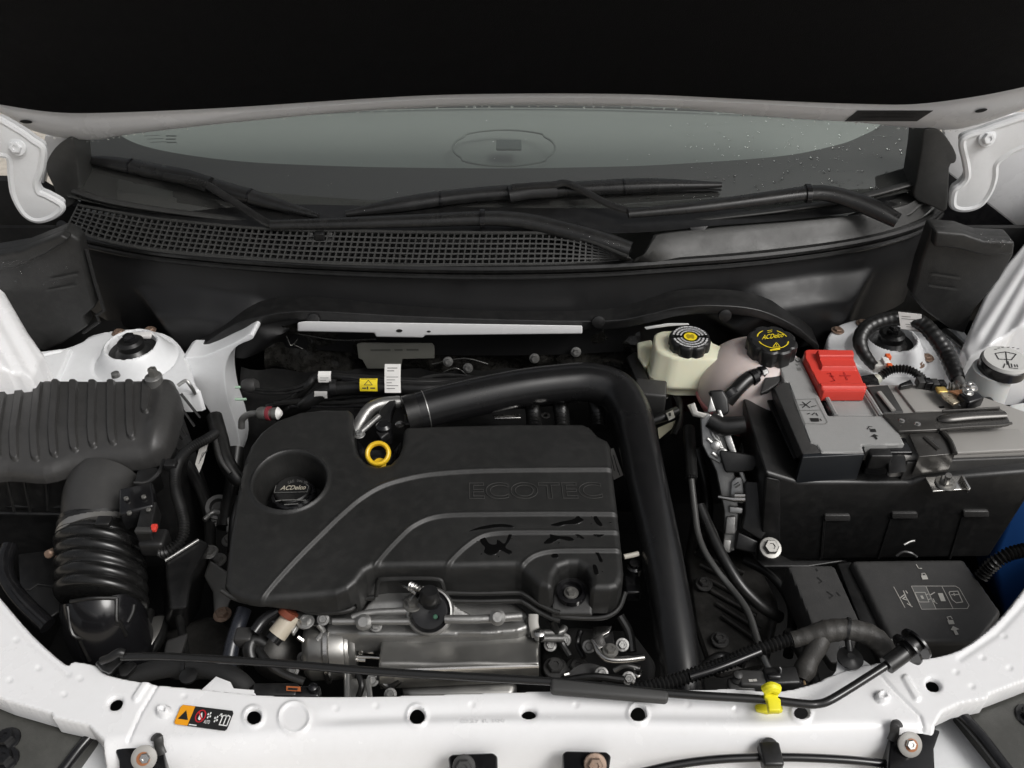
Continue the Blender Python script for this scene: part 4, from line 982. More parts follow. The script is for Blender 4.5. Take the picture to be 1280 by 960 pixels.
# ================================================================ engine front (metal below the cover)
en = thing('engine', 'exposed aluminium engine front with turbo under the cover edge', 'engine', At(520,830,-.35))
prism('cylinder_head', A([(330,762),(420,770),(470,745),(475,722),(552,722),(560,748),(640,752),(662,768),(655,784),(350,784),(335,778)], -.088), A([(330,772),(420,780),(470,765),(475,750),(552,750),(560,766),(640,768),(664,776),(657,790),(352,790),(337,786)], -.22), ALUD, en, bevel=.006)
hfield('cam_cover', crom2([(412,772),(440,768),(462,752),(478,730),(500,724),(552,724),(556,746),(600,768),(655,770),(660,780),(610,788),(410,788)],2,True), -.075,
       lambda X,Y,D,U,V_: -.072 + rnd(D,.006) - .012*sstep(752,776,V_), .0022, ALUD, en, skirt=-.12)
tube('fuel_rail', A([(416,777,-.062),(470,777,-.062),(512,777,-.062)]), .0042, ALUD, en, n=4)
tube('fuel_rail', A([(556,774,-.062),(600,774,-.062),(652,770,-.064)]), .0055, ALUD, en, n=4)
tube('cast_rib', A([(440,772,-.062),(462,766,-.060),(500,764,-.060),(512,764,-.060)]), .0045, ALUD, en, n=4)
for u, v in ((622,772),(455,778)):
    lathe('rail_boss', [(.010,-.004),(.010,.006),(.006,.009)], At(u,v,-.060), ALUD, en, ax=(0,-.5,.8))
so = thing('cam_solenoid', 'round black cam solenoid in a bright collar below the cover notch', 'solenoid', At(538,775,-.08))
c = At(537,764,-.062); ax_ = (0,-.55,.83)
lathe('collar', [(.030,-.03),(.031,0),(.029,.006),(.027,.007),(.026,0)], c, ALUD, so, ax=ax_, seg=48)
lathe('body', [(.026,-.02),(.026,.003),(.022,.006),(.010,.006),(.001,.004)], c, GLOSSB, so, ax=ax_, seg=40)
tube('plug', A([(537,752,-.045),(537,745,-.028),(537,738,-.018)]), [.011,.0125,.010], PLAST, so, n=5)
lathe('plug_band', [(.0125,0),(.014,.003),(.0125,.007)], At(537,754,-.045), PLAST, so, ax=(0,.6,.8))
tube('stay_wire', A([(500,729,-.045),(512,737,-.04),(520,742,-.04)]), .002, STEEL, so, n=4, seg=8)
tube('spring_wire', A([(513,732,-.038),(520,735,-.036),(527,738,-.036)]), .0045, STEEL, so, corr=(.004,.3), seg=10)
slab('ear', A([(503,746),(520,738),(528,744),(526,764),(506,764)], -.060), .014, ALU, so, bevel=.004)
bolt(At(516,755,-.056), .0085, so, m=BOLTZ)
lathe('green_spot', [(.003,0),(.002,.001)], At(544,771,-.052), mat('green_mark', (.03,.10,.06), .5), so, ax=ax_)
sp = thing('pressure_sensor', 'cream and black sensor below the front edge of the cover', 'sensor', At(355,790,-.10))
tube('sensor_body', [At(346,794,-.075), At(366,768,-.062)], [.0125,.0115], mat('cream_sensor', (.45,.40,.32), .4, vary=.1), sp, spline=False, seg=20)
tube('sensor_tip', [At(340,801,-.078), At(346,794,-.075)], .0105, GLOSSB, sp, spline=False, seg=20)
tube('seal_ring', [At(358,770,-.060), At(363,763,-.055)], .0125, mat('orange_seal', (.16,.04,.02), .5), sp, spline=False, seg=20)
slab('mount_ear', A([(360,784),(372,763),(382,766),(392,774),(386,782),(374,780),(366,792)], -.070), .008, ALU, sp, bevel=.002)
bolt(At(382,777,-.066), .0075, sp, m=ALU)
tube('pigtail', A([(333,806,-.09),(318,800,-.085),(312,812,-.09),(316,830,-.10)]), .009, RUBBER, sp, n=6)
tube('pigtail', A([(348,763,-.06),(330,775,-.065),(318,790,-.07)]), .0075, GLOSSB, sp, n=6)
box('plug', At(306,797,-.085), (.022,.02,.02), DGREYP, sp, bevel=.003)
tu = thing('turbocharger', 'round steel turbo canister beside the flat heat shield', 'turbocharger', At(415,830,-.22))
c = At(388,814,-.125)
lathe('compressor_housing', [(.030,-.006),(.036,.0),(.0375,.004),(.0375,.022),(.040,.023),(.0405,.027),(.0385,.029),(.0375,.042),(.036,.047),(.033,.048),(.032,.052),(.028,.054),(.024,.060),(.010,.060)], c, SHIELD, tu, ax=(1,.10,.0), seg=48)
lathe('v_clamp', [(.040,.020),(.0425,.022),(.0425,.027),(.040,.029)], c, STEEL, tu, ax=(1,.10,0), seg=48)
slab('flange', A([(436,800),(445,795),(449,800),(444,822),(440,844),(430,846)], -.13), .02, BOLTZ, tu, bevel=.003)
for u, v in ((438,809),(439,824),(449,814)):
    tube('stud', [At(u,v,-.125), At(u+18,v+1,-.125)], .0028, STEEL, tu, spline=False, seg=8); bolt(At(u+1,v,-.125), .0055, tu, ax=(1,-.2,.2), m=STEEL, flange=False)
slab('wastegate_bracket', A([(448,797),(474,796),(474,802),(462,806),(474,812),(474,818),(450,806)], -.14), .006, ALUD, tu, bevel=.001)
tube('actuator_rod', [At(446,821,-.12), At(476,822.5,-.12)], .0018, STEEL, tu, spline=False, seg=8)
lathe('outlet_elbow', [(.030,-.03),(.040,-.01),(.042,.01),(.036,.026),(.022,.034),(.001,.036)], At(352,812,-.175), mat('oily_casting', (.06,.058,.055), .4, metal=.6, vary=.3, dust=.2), tu, ax=(.5,-.4,.7), seg=36)
lathe('elbow_boss', [(.008,0),(.008,.006),(.004,.007),(.003,.003)], At(380,822,-.14), ALUD, tu, ax=(0,-.6,.8))
slab('lower_bracket', A([(429,846),(462,848),(460,872),(430,874)], -.14), .02, ALUD, tu, bevel=.003)
tube('bracket_strut', A([(434,842,-.115),(434,874,-.115)]), .004, ALU, tu, spline=False)
tube('bracket_strut', A([(460,850,-.115),(463,874,-.115)]), .0035, ALU, tu, spline=False)
for pts, r, mm in (([(318,800,-.09),(330,822,-.09),(350,840,-.10),(380,852,-.11)], .005, RUBBER), ([(398,780,-.075),(404,790,-.085),(396,800,-.09)], .004, ALUD), ([(372,796,-.09),(384,806,-.10),(386,826,-.11)], .0035, STEEL), ([(445,836,-.115),(452,856,-.12),(448,872,-.13)], .004, RUBBER), ([(470,846,-.12),(486,858,-.13),(500,850,-.12)], .005, RUBBER)):
    tube('oil_line', A(pts), r, mm, tu, n=6, seg=10)
for u, v, z in ((404,774,-.07),(428,786,-.10),(466,850,-.12),(488,868,-.13),(366,838,-.12),(470,782,-.075)): bolt(At(u,v,z), .0055, tu, ax=(0,-.5,.8), m=ALUD)
hsd = thing('heat_shield', 'flat grey steel heat shield in front of the engine cover', 'heat shield', At(575,830,-.15))
hz = -.098
def hs_z(X, Y, D, U, V_):
    return hz - .010*sstep(828,838,V_-(.0*U)) + .0015*np.sin(U*.06+V_*.05)*.6 + rnd(D,.003) - .003*np.exp(-(((U-528)/14)**2+((V_-795)/9)**2))*2
hfield('shield', [(477,791),(479,789.5),(520,789),(527,791),(548,792),(556,787),(640,783),(648,786),(666,797),(674,801),(674,831),(640,833),(472,841)], hz, hs_z, .0018, SHIELD, hsd, skirt=-.135)
tube('front_fold', A([(472,839,-.103),(560,836,-.103),(673,832,-.103)]), .003, STEEL, hsd, spline=False, seg=8)
slab('lower_shell', A([(505,846),(575,842),(640,840),(648,858),(640,870),(510,872),(500,862)], -.14), .02, SHIELD, hsd, bevel=.008)
lathe('shell_bolt', [(.009,0),(.008,.005),(.003,.006)], At(612,842,-.12), ALU, hsd, ax=(0,-.5,.8))
dk = thing('shift_linkage', 'dark gearbox shift brackets with steel pipe below the cover corner', 'linkage', At(740,820,-.25))
prism('casing', A([(676,790),(720,785),(790,790),(820,830),(815,870),(690,868),(676,840)], -.17), A([(676,790),(720,785),(790,790),(820,830),(815,870),(690,868),(676,840)], -.3), MATTEB, dk, bevel=.01)
tube('steel_pipe', A([(742,800,-.10),(749,815,-.10),(760,824,-.10),(780,825,-.10),(805,822,-.10)]), .0045, STEEL, dk, n=6)
slab('bracket', A([(741,783),(765,782),(762,790),(754,794),(759,808),(748,810),(741,800)], -.095), .003, STEEL, dk, bevel=.001)
slab('bracket', A([(753,795),(766,788),(769,812),(768,820),(760,822),(757,810)], -.098), .006, PLAST, dk, bevel=.002)
bolt(At(763,813,-.094), .007, dk, m=BOLTZ)
tube('hook', A([(792,836,-.12),(794,843,-.12),(799,845,-.12),(802,838,-.12)]), .002, STEEL, dk, seg=8)
tube('strap', A([(667,768,-.075),(667,780,-.08),(671,796,-.09)]), .0065, GREYL, dk, squash=.4, n=5)
lathe('strap_end', [(.007,0),(.007,.01),(.004,.012)], At(674,796,-.09), STEEL, dk)
tube('pipe', A([(674,791,-.12),(700,790,-.12),(706,784,-.12)]), .005, ALUD, dk, n=5)
tube('pipe', A([(676,798,-.12),(705,798,-.12)]), .005, ALUD, dk, spline=False)
for u, v in ((694,835),(722,836)): bolt(At(u,v,-.155), .011, dk, m=DGREYP)
tube('lever', A([(705,844,-.15),(714,841,-.15),(720,836,-.15)]), .003, STEEL, dk, n=4, seg=8)
lathe('pulley', [(.030,0),(.034,.004),(.034,.012),(.022,.014),(.020,.004)], At(735,862,-.17), DGREYP, dk, ax=(0,-.6,.8))
for pts, r, mm in (([(690,775,-.10),(700,800,-.13),(712,820,-.14)], .005, RUBBER), ([(726,788,-.12),(722,805,-.13),(730,822,-.13)], .004, GLOSSB), ([(775,770,-.10),(786,790,-.11),(790,815,-.12)], .006, RUBBER), ([(700,852,-.13),(740,846,-.12),(780,850,-.12)], .005, RUBBER), ([(768,838,-.13),(782,832,-.12),(800,836,-.12)], .0035, ALUD)):
    tube('line', A(pts), r, mm, dk, n=6, seg=10)
for u, v, z in ((706,800,-.14),(736,808,-.13),(752,842,-.13),(778,806,-.11),(786,848,-.12),(688,806,-.14)): bolt(At(u,v,z), .006, dk, ax=(0,-.5,.8), m=ALUD)
tube('vacuum_pipe', A([(780,696,-.05),(790,694,-.05),(798,692,-.05)]), .0035, mat('pale_pipe', (.4,.38,.33), .4), dk, n=3, seg=8)
lathe('valve', [(.010,0),(.010,.012),(.007,.014),(.007,.02)], At(792,715,-.08), GLOSSB, dk)
box('valve_block', At(790,735,-.09), (.02,.03,.02), GLOSSB, dk, bevel=.003)

# ================================================================ brake fluid reservoir
br = thing('brake_fluid_reservoir', 'cream brake fluid reservoir with black cap in front of the cowl', 'reservoir', At(868,470,-.10))
bt = [(817,424),(821,417),(838,415),(880,418),(892,431),(914,441),(917,447),(912,452),(850,452),(836,448),(820,440)]
T = [p for p in A(crom2(bt,2,True), .015)]; cc = sum(T, Vector())/len(T)
M_ = [cc + (p-cc)*1.05 + Vector((0,-.002,-.045)) for p in T]; M2 = [cc + (p-cc)*1.10 + Vector((0,-.002,-.047)) for p in T]; M3 = [p + Vector((0,0,-.006)) for p in M2]; M4 = [cc + (p-cc)*1.04 + Vector((0,-.002,-.055)) for p in T]; M5 = [p + Vector((0,0,-.012)) for p in M4]
T0 = [cc + (p-cc)*.93 + Vector((0,0,.004)) for p in T]; T00 = [cc + (p-cc)*.5 + Vector((0,0,.005)) for p in T]
loft('tank', [T00, T0, T, M_, M2, M3, M4, M5], CREAM, br, sharp=50)
prism('tank_leg', A([(822,458),(845,466),(842,480),(828,478)], -.06), A([(824,480),(840,486),(838,496),(826,494)], -.10), CREAM, br, bevel=.004)
prism('tank_leg', A([(845,466),(868,468),(862,480),(846,480)], -.06), A([(845,476),(858,480),(856,490),(846,488)], -.10), CREAM, br, bevel=.004)
prism('side_chamber', A([(796,428),(815,424),(816,440),(812,452),(806,460),(797,446)], -.02), A([(798,440),(815,436),(818,460),(812,470),(806,470),(799,455)], -.08), CREAM, br, bevel=.006)
c = At(863,421,.038)
lathe('neck', [(.026,-.03),(.026,0)], c, CREAM, br)
cp_ = lathe('cap', [(.030,-.022),(.033,-.020),(.033,-.004),(.0315,-.001),(.030,0),(.001,0)], c, PLAST, br, lobes=(8,.10), seg=96, sharp=30)
def ring_marks(c, r0, r1, a0, a1, m, par, n=14, gap=.0):
    V = []; 
    for i in range(n+1):
        a = rad(a0+(a1-a0)*i/n); V += [c+Vector((math.cos(a)*r0, math.sin(a)*r0, .0006)), c+Vector((math.cos(a)*r1, math.sin(a)*r1, .0006))]
    return mk('print', V, [(2*i,2*i+1,2*i+3,2*i+2) for i in range(n)], m, par, smooth=False)
for r0, r1 in ((.0248,.0278),(.0190,.0220),(.0138,.0163)):
    k = int(r1*1500)
    for half in (0, 180):
        a = half+10
        while a < half+168:
            w = random.uniform(6,16); ring_marks(c, r0, r1, a, min(a+w, half+170), mat('cap_text_grey', (.55,.55,.55), .5), cp_, n=4); a += w+2.2
ring_marks(c, 0, .0105, 0, 360, YLAB, cp_, n=24)
for k in (-1,1): mk('print', [c+Vector((k*.004+math.cos(t)*.0032-k*.0012*abs(math.cos(t)), math.sin(t)*.0062, .0011)) for t in [i*.4 for i in range(16)]], [tuple(range(16))], mat('olive_ink', (.35,.26,.01), .5), cp_, smooth=False)
mc = thing('master_cylinder', 'dark brake master cylinder parts below the cream reservoir', 'brake cylinder', At(850,520,-.15))
box('cylinder_block', At(864,480,-.09), (.055,.05,.06), GLOSSB, mc, bevel=.004)
box('sensor_block', At(812,498,-.05), (.050,.040,.05), DGREYP, mc, R=Matrix.Rotation(-.15,3,'Z'), bevel=.004)
prism('black_bracket', A([(782,447),(795,439),(800,448),(815,485),(800,490),(789,462)], -.03), A([(782,447),(795,439),(800,448),(815,485),(800,490),(789,462)], -.06), PLAST, mc, bevel=.004)
tube('elbow_tube', A([(834,462,-.06),(834,478,-.06),(832,486,-.065)]), .008, GLOSSB, mc, n=5)
for u, v in ((829,484),(830,494)): bolt(At(u,v,-.06), .006, mc, m=STEEL)
tube('line', A([(836,486,-.06),(848,500,-.06),(850,525,-.065),(842,545,-.07)]), .006, RUBBER, mc, n=6)
tube('line', A([(816,526,-.06),(832,520,-.055),(846,514,-.055)]), .008, RUBBER, mc, n=6)
for pts in ([(832,516),(841,512),(844,521),(836,525)], [(859,506),(868,503),(873,515),(884,517),(880,522),(866,519)]):
    slab('clip_plate', A(pts, -.045), .003, mat('pale_clip', (.45,.44,.41), .45, metal=.4), mc, bevel=.001)
for u, v in ((837,518),(865,509)): mk('slot', A([(u-1.5,v-2),(u+1.5,v-2.4),(u+2,v+2),(u-1,v+2.4)], -.0445), [(0,1,2,3)], INK, mc, smooth=False)
slab('white_card', A([(822,535),(845,525),(840,535),(824,548)], -.07), .002, mat('cream_card', (.4,.38,.28), .6), mc, bevel=0)
tube('red_line', A([(838,484,-.08),(845,488,-.08),(852,486,-.08)]), .006, mat('dark_red_line', (.12,.02,.015), .4), mc, n=4)
box('maroon_block', At(856,500,-.11), (.04,.03,.03), mat('brown_block', (.06,.015,.012), .5), mc)

# ================================================================ coolant reservoir
co = thing('coolant_reservoir', 'round cloudy coolant tank with pink liquid and black cap', 'reservoir', At(945,520,-.18))
c = At(940,484,-.035)
def sph(name, z0, z1, m, r=.088):
    pr = []; 
    for i in range(15):
        z = z0+(z1-z0)*i/14; pr.append((max(.001, math.sqrt(max(0, 1-(z/.078)**2))*r), z))
    return lathe(name, pr, c, m, co, seg=48, caps=False)
sph('upper_shell', -.012, .077, COOL); sph('lower_shell', -.077, -.012, PINK)
lathe('weld_seam', [(.0865,-.016),(.0895,-.014),(.0895,-.009),(.0865,-.007)], c, PINK, co, seg=48)
c2 = At(966,424,.062)
lathe('neck', [(.034,-.075),(.030,-.05),(.028,-.012)], c2, COOL, co)
cp2 = lathe('cap', [(.036,-.030),(.0385,-.026),(.0385,-.006),(.037,-.002),(.034,0),(.001,0)], c2, PLAST, co, lobes=(8,.09), seg=96, sharp=30)
S2 = c2.z
n = 30
for a0, a1 in ((15,62),(118,165),(195,345)): ring_marks(c2, .0225, .0242, a0, a1, YLAB, cp2, n=16)
text('ACDelco', (952,425), (979,421.8), (953,419.2), S2, YLAB, cp2, shear=.15, bold=.008, off=.0008)
dlines([[(966,434),(970.5,428.5),(975,434),(966,434)],[(970.5,430.5),(970.5,432.6)]], S2, .0011, YLAB, cp2, off=.0008)
dlines([[(959,414),(965,413)],[(959.5,416),(965,415)]], S2, .001, YLAB, cp2, off=.0008)
dpoly([(962,437.5),(975,435.5),(975,437.5),(963,439)], S2, YLAB, cp2, off=.0008)
oh = thing('overflow_hose', 'short black hose with clip on the coolant tank', 'hose', At(930,485,-.03))
tube('hose', A([(908,500,.0),(918,490,.012),(932,476,.022),(946,468,.025),(957,464,.022)]), [.013,.0115,.0115,.0105,.008], RUBBER, oh, n=8)
tube('hose_end', [At(909,491,.01), At(914,497,.006)], .0165, GLOSSB, oh, spline=False)
for u, v in ((940,472),(951,467)):
    tube('clip', [At(u-3,v+2,.024), At(u+3,v-1,.024)], .0130, GLOSSB, oh, spline=False)
slab('white_clip', A([(953,463),(959,461),(961,465),(955,467)], .036), .004, PAPER, oh, bevel=.001)

# ================================================================ washer filler
wf = thing('washer_filler', 'milky washer fluid filler neck with printed cap at the fender', 'washer filler', At(1252,505,-.12))
c = At(1257,449,.055)
lathe('neck', [(.046,-.17),(.040,-.13),(.036,-.10),(.033,-.06),(.031,-.035),(.029,-.02)], c+Vector((-.012,0,0)), MILKY, wf, seg=40)
lathe('cap_rim', [(.030,-.024),(.034,-.020),(.034,-.005),(.031,-.002)], c, GLOSSB, wf, seg=48)
cw = lathe('cap', [(.032,-.006),(.033,-.003),(.031,.0015),(.001,.0015)], c, mat('cap_grey', (.52,.52,.50), .5, grain=.2), wf, seg=48)
SW = c.z+.0015
dlines([[(1244,442),(1257,440),(1270,443),(1264,450),(1248,449),(1244,442)],[(1257,440),(1259,456)],[(1256,455),(1254,460)],[(1260,452),(1262,460),(1272,461)],[(1264,455),(1265,459)],[(1268,456),(1269,459)],[(1271,456),(1272,459)]], SW, .0017, INK, cw, off=.0005)
for u, v in ((1243,437),(1247,435.5),(1252,434.5),(1259,434.5),(1265,435),(1271,436.5)): dlines([[(u,v),(u+2.6,v-.3)]], SW, .0015, INK, cw, off=.0005)
tag(slab('washer_tank', A([(1238,702),(1262,640),(1278,598),(1350,598),(1350,800),(1258,775)], ('y',.875)), .10, BLUE, down=Vector((0,1,-.1)), bevel=.01), 'deep blue tank wall in the corner beside the battery tray', 'tank')
tag(slab('white_bracket', A([(1262,505),(1290,500),(1290,530),(1268,525)], -.06), .02, MILKY, bevel=.005), 'pale moulded bracket beside the washer filler neck', 'bracket')
# ================================================================ battery, its fuse cover and tray
TY = .853                                    # front plane of the tray
bat = thing('battery', 'grey topped car battery partly under the fuse cover', 'battery', At(1200,600,-.16))
BZ = .022
prism('case', A([(1082,480),(1186,480),(1300,520),(1300,563),(1194,568),(1120,572),(1100,540)], BZ), [p + Vector((0,.0,-.055)) for p in A([(1082,480),(1186,480),(1300,520),(1300,563),(1194,568),(1120,572),(1100,540)], BZ)], BATT, bat, bevel=.004)
slab('lid_plate', A([(1119,482),(1164,482),(1184,513),(1144,514)], BZ+.004), .005, BATT, bat, bevel=.0015)
slab('lid_plate', A([(1084,483),(1110,481),(1130,515),(1104,516)], BZ+.002), .004, DGREYP, bat, bevel=.0015)
tube('lid_rib', A([(1099,490,BZ+.006),(1117,513,BZ+.006)]), .004, BATT, bat, spline=False, seg=8, squash=.5)
slab('lid_plate', A([(1184,541),(1272,535),(1292,552),(1296,561),(1195,566)], BZ+.004), .006, BATT, bat, bevel=.002)
for u, v in ((1149,484),(1159,486),(1176,509)):
    mk('vent_slot', A([(u-3,v-1),(u+4,v-1.6),(u+5,v+1),(u-1,v+1.6)], BZ+.0045), [(0,1,2,3)], INK, bat, smooth=False)
prism('front_lip', [p+Vector((0,-.004,0)) for p in A([(1132,572),(1195,569),(1300,565),(1300,569),(1195,573),(1132,576)], BZ-.006)], [p+Vector((0,-.006,-.05)) for p in A([(1132,572),(1195,569),(1300,565),(1300,569),(1195,573),(1132,576)], BZ-.006)], DGREYP, bat, bevel=.002)
prism('lower_lip', A([(1138,592),(1300,585),(1300,594),(1150,603),(1140,603)], -.028), A([(1138,596),(1300,590),(1300,600),(1150,608),(1140,608)], -.038), DGREYP, bat, bevel=.002)
te = lathe('terminal_post', [(.013,0),(.013,.012),(.010,.018),(.001,.019)], At(1201,504,BZ+.004), BOLTZ, bat)
hb = thing('battery_clamp', 'dark pressed steel clamp bar across the battery top', 'clamp', At(1180,525,BZ))
BLK = mat('clamp_steel', (.075,.072,.068), .26, metal=.5, vary=.08, vscale=30)
slab('bar', A([(1103,517),(1178,514),(1215,512),(1249,510),(1255,513),(1264,529),(1252,532),(1210,534),(1174,537),(1124,539)], BZ+.016), .005, BLK, hb, bevel=.0015)
tube('bar_bead', A([(1172,525,BZ+.016),(1184,523,BZ+.019),(1215,520,BZ+.020),(1256,518,BZ+.019)]), [.004,.008,.008,.007], BLK, hb, n=6, squash=.6)
tube('bar_edge', A([(1174,537,BZ+.017),(1210,534,BZ+.018),(1252,532,BZ+.018),(1264,529,BZ+.017)]), .0022, BLK, hb, n=4, seg=8)
tube('bar_edge', A([(1178,514,BZ+.017),(1215,512,BZ+.019),(1249,510,BZ+.018)]), .0022, BLK, hb, n=4, seg=8)
for u, v in ((1127,526),(1147,530)): lathe('dimple', [(.0045,0),(.004,.0012),(.001,.0016)], At(u,v,BZ+.016), STEEL, hb, seg=16)
slab('tongue', A([(1136,542),(1177,539),(1194,567),(1149,571)], BZ+.010), .003, BLK, hb, bevel=.001)
tube('tongue_bead', A([(1156,546,BZ+.011),(1174,562,BZ+.011)]), .004, BLK, hb, spline=False, squash=.6, seg=10)
a = A([(1149,571),(1194,567)], BZ+.010); dn = Vector((0,-.001,-.034))
mk('tongue_front', [a[0], a[1], a[1]+dn, a[0]+dn, a[0]+Vector((0,.003,0)), a[1]+Vector((0,.003,0)), a[1]+dn+Vector((0,.003,0)), a[0]+dn+Vector((0,.003,0))], [(0,1,2,3),(4,5,6,7),(0,4,7,3),(1,5,6,2),(3,2,6,7)], BLK, hb)
tube('tongue_flange', A([(1177,539,BZ+.012),(1188,552,BZ+.013),(1194,567,BZ+.013)]), .0035, BLK, hb, n=4, seg=8)
ft = slab('foot', A([(1156,596),(1203,594),(1213,611),(1166,614)], BZ-.026), .003, STEEL, hb, bevel=.001)
slab('foot_edge', A([(1201,594),(1205,594),(1214,610),(1211,612)], BZ-.019), .008, STEEL, hb, bevel=.001)
bolt(At(1182,604,BZ-.024), .0095, ft, m=BOLTZ); tube('stud', [At(1183,603,BZ-.018), At(1186,594,BZ+.002)], .0042, STEEL, ft, spline=False, seg=10)

ng = thing('battery_terminal', 'brass and copper cable terminal on the battery behind the clamp bar', 'terminal', At(1195,500,BZ))
slab('cable_lug', A([(1173,487),(1196,484),(1206,492),(1206,500),(1192,505),(1180,497)], BZ+.020), .004, mat('lug_metal', (.55,.48,.36), .3, metal=.7, vary=.2, vscale=200), ng, bevel=.001)
lathe('clamp_ring', [(.018,0),(.019,.010),(.015,.014),(.012,.014)], At(1201,505,BZ+.004), BOLTZ, ng)
slab('copper_strap', A([(1186,488),(1206,486),(1215,494),(1208,498),(1196,492)], BZ+.026), .003, mat('copper_strap', (.55,.27,.14), .35, metal=.8), ng, bevel=.001)
box('yellow_pad', At(1177,488,BZ+.018), (.016,.014,.006), mat('brass_pad', (.6,.42,.12), .4, metal=.5), ng)
box('sensor_body', At(1212,500,BZ+.02), (.03,.022,.018), GLOSSB, ng, R=Matrix.Rotation(.4,3,'Z'))
bolt(At(1213,484,BZ+.028), .007, ng, m=STEEL); bolt(At(1210,490,BZ+.03), .0055, ng, m=STEEL)
tube('spring', A([(1186,483,BZ+.022),(1194,483,BZ+.024),(1199,480,BZ+.026)]), .006, BOLTZ, ng, corr=(.004,.25), seg=10)
for k in range(4): box('plug', At(1150+k*9,478+k*1.2,BZ+.012), (.010,.014,.012), GLOSSB if k % 2 else DGREYP, ng, bevel=.001)

fc = thing('fuse_cover', 'grey L-shaped fuse terminal cover clipped over the battery', 'fuse cover', At(1050,560,-.08))
FZ = .034
fco = [(972,447),(1000,446),(1018,483),(1035,519),(1111,520),(1122,538),(1131,555),(1105,556),(1077,556),(1080,565),(1050,565.5),(1027,565.5),(1021,556),(1013,553),(999,515),(986,478),(980,477)]
hfield('top', fco, FZ, lambda X,Y,D,U,V_: FZ + rnd(D,.0018), .0016, GREYP, fc, skirt=lambda u,v: FZ-.03 if v > 550 else FZ-.016)
prism('left_chamfer', A([(979,477),(985.5,478),(1013,553.5),(1020,556),(1026,566),(1003,568),(968,486)], FZ-.0012), A([(976,478),(985,482),(1012,556),(1020,560),(1026,572),(992,576),(955,487)], FZ-.05), DGREYP, fc, bevel=.002)
prism('front_box', A([(1003,562),(1021,556),(1028,566),(1080,566),(1078,557),(1081,557),(1081,568),(1003,572)], FZ-.003), [p+Vector((.0,-.002,-.062)) for p in A([(1003,562),(1021,556),(1028,566),(1080,566),(1078,557),(1081,557),(1081,568),(1003,572)], FZ-.003)], mat('blue_black_plastic', (.011,.013,.016), .42, grain=.2), fc, bevel=.002)
prism('side_wall', A([(960,447),(973,447),(981,478),(1005,570),(992,574),(952,487)], FZ-.03), A([(962,450),(973,450),(981,480),(1005,574),(1000,590),(954,500)], FZ-.09), PLAST, fc, bevel=.003)
prism('rear_hood', A([(958,462),(975,447),(980,470),(972,480),(960,488),(950,492)], FZ-.006), A([(955,466),(975,452),(980,474),(972,488),(960,500),(950,500)], FZ-.06), DGREYP, fc, bevel=.003)
box('latch_recess', At(1105,572,FZ-.032), (.058,.03,.05), GLOSSB, fc, bevel=.002)
prism('right_block', A([(1110,557),(1131,556),(1133,590),(1110,592)], FZ-.012), A([(1110,557),(1131,556),(1133,590),(1110,592)], FZ-.06), PLAST, fc, bevel=.002)
lt = box('latch', At(1098,574,FZ-.012), (.030,.014,.026), PLAST, fc, bevel=.002)
slab('latch_tip', A([(1093,566),(1105,565.5),(1106,569),(1094,569.5)], FZ-.004), .003, GREYP, lt, bevel=.0005)
tube('sill', A([(1067,600,FZ-.060),(1128,598,FZ-.060)]), .0022, DGREYP, fc, spline=False, seg=6)
slab('inner_tray', A([(1034,491),(1081,489),(1096,519.5),(1046,519.5)], FZ-.008), .01, GREYP, fc, bevel=.001)
for L in ([(1030,490),(1045,519.5)], [(1081,488),(1101,519.5)]):
    tube('rail', [At(*L[0],FZ-.002), At(*L[1],FZ-.002)], .0032, GREYP, fc, spline=False, seg=6)
slab('gap_shade_strip', A([(1016,470),(1028,489),(1046,519),(1037,519),(1002,447),(1006,440)], FZ-.012), .01, GLOSSB, fc, bevel=.001)  # black strip puts the shade of the gap beside the tray into colour
slab('finger_tab', A([(1047,486),(1056,486),(1059,496),(1056,499),(1050,497)], FZ-.003), .006, DGREYP, fc, bevel=.002)
dlines([[(1130,555)]], FZ, .001, INK, fc) if False else None
fl = [[(993,500),(1019,499),(1034,528),(1031,530.5),(1006,530),(993,500)],[(998,513.5),(1026,513)]]
dlines(fl, FZ, .0008, DIMPR, fc, off=.0008)
dlines([[(1003,503),(1012,510)],[(1013,502),(1003,510)],[(1000,506.5),(1006,506.5)],[(1014,509),(1020,507.5)]], FZ, .0015, INK, fc, off=.0008)
dpoly([(1012,523),(1023,523),(1024,527.5),(1014,527.5)], FZ, INK, fc, off=.0008)
dlines([[(1009,518),(1012,517)],[(1015,519),(1018,516.5)],[(1020,517),(1022,520)],[(1025,524),(1026.5,526)]], FZ, .0015, INK, fc, off=.0008)
dlines([[(1084,537),(1086,533.5),(1090,534)],[(1087,536),(1089,540)]], FZ, .0012, INK, fc, off=.0008)
dpoly([(1088,536.5),(1094,536.5),(1095.5,540.5),(1089.5,540.5)], FZ, INK, fc, off=.0008)
dpoly([(1088,546),(1092.5,543),(1098,545.5),(1095,546),(1097,549),(1095,550),(1092,546.5)], FZ, INK, fc, off=.0008)
dpoly([(994,456),(999,455.5),(997,458)], FZ, DIMPR, fc, off=.0008); dpoly([(996,460),(1001,460),(1002,463.5),(997,463.5)], FZ, DIMPR, fc, off=.0008); dlines([[(994,450),(997,453),(1000,451.5)]], FZ, .0015, INK, fc, off=.0008)

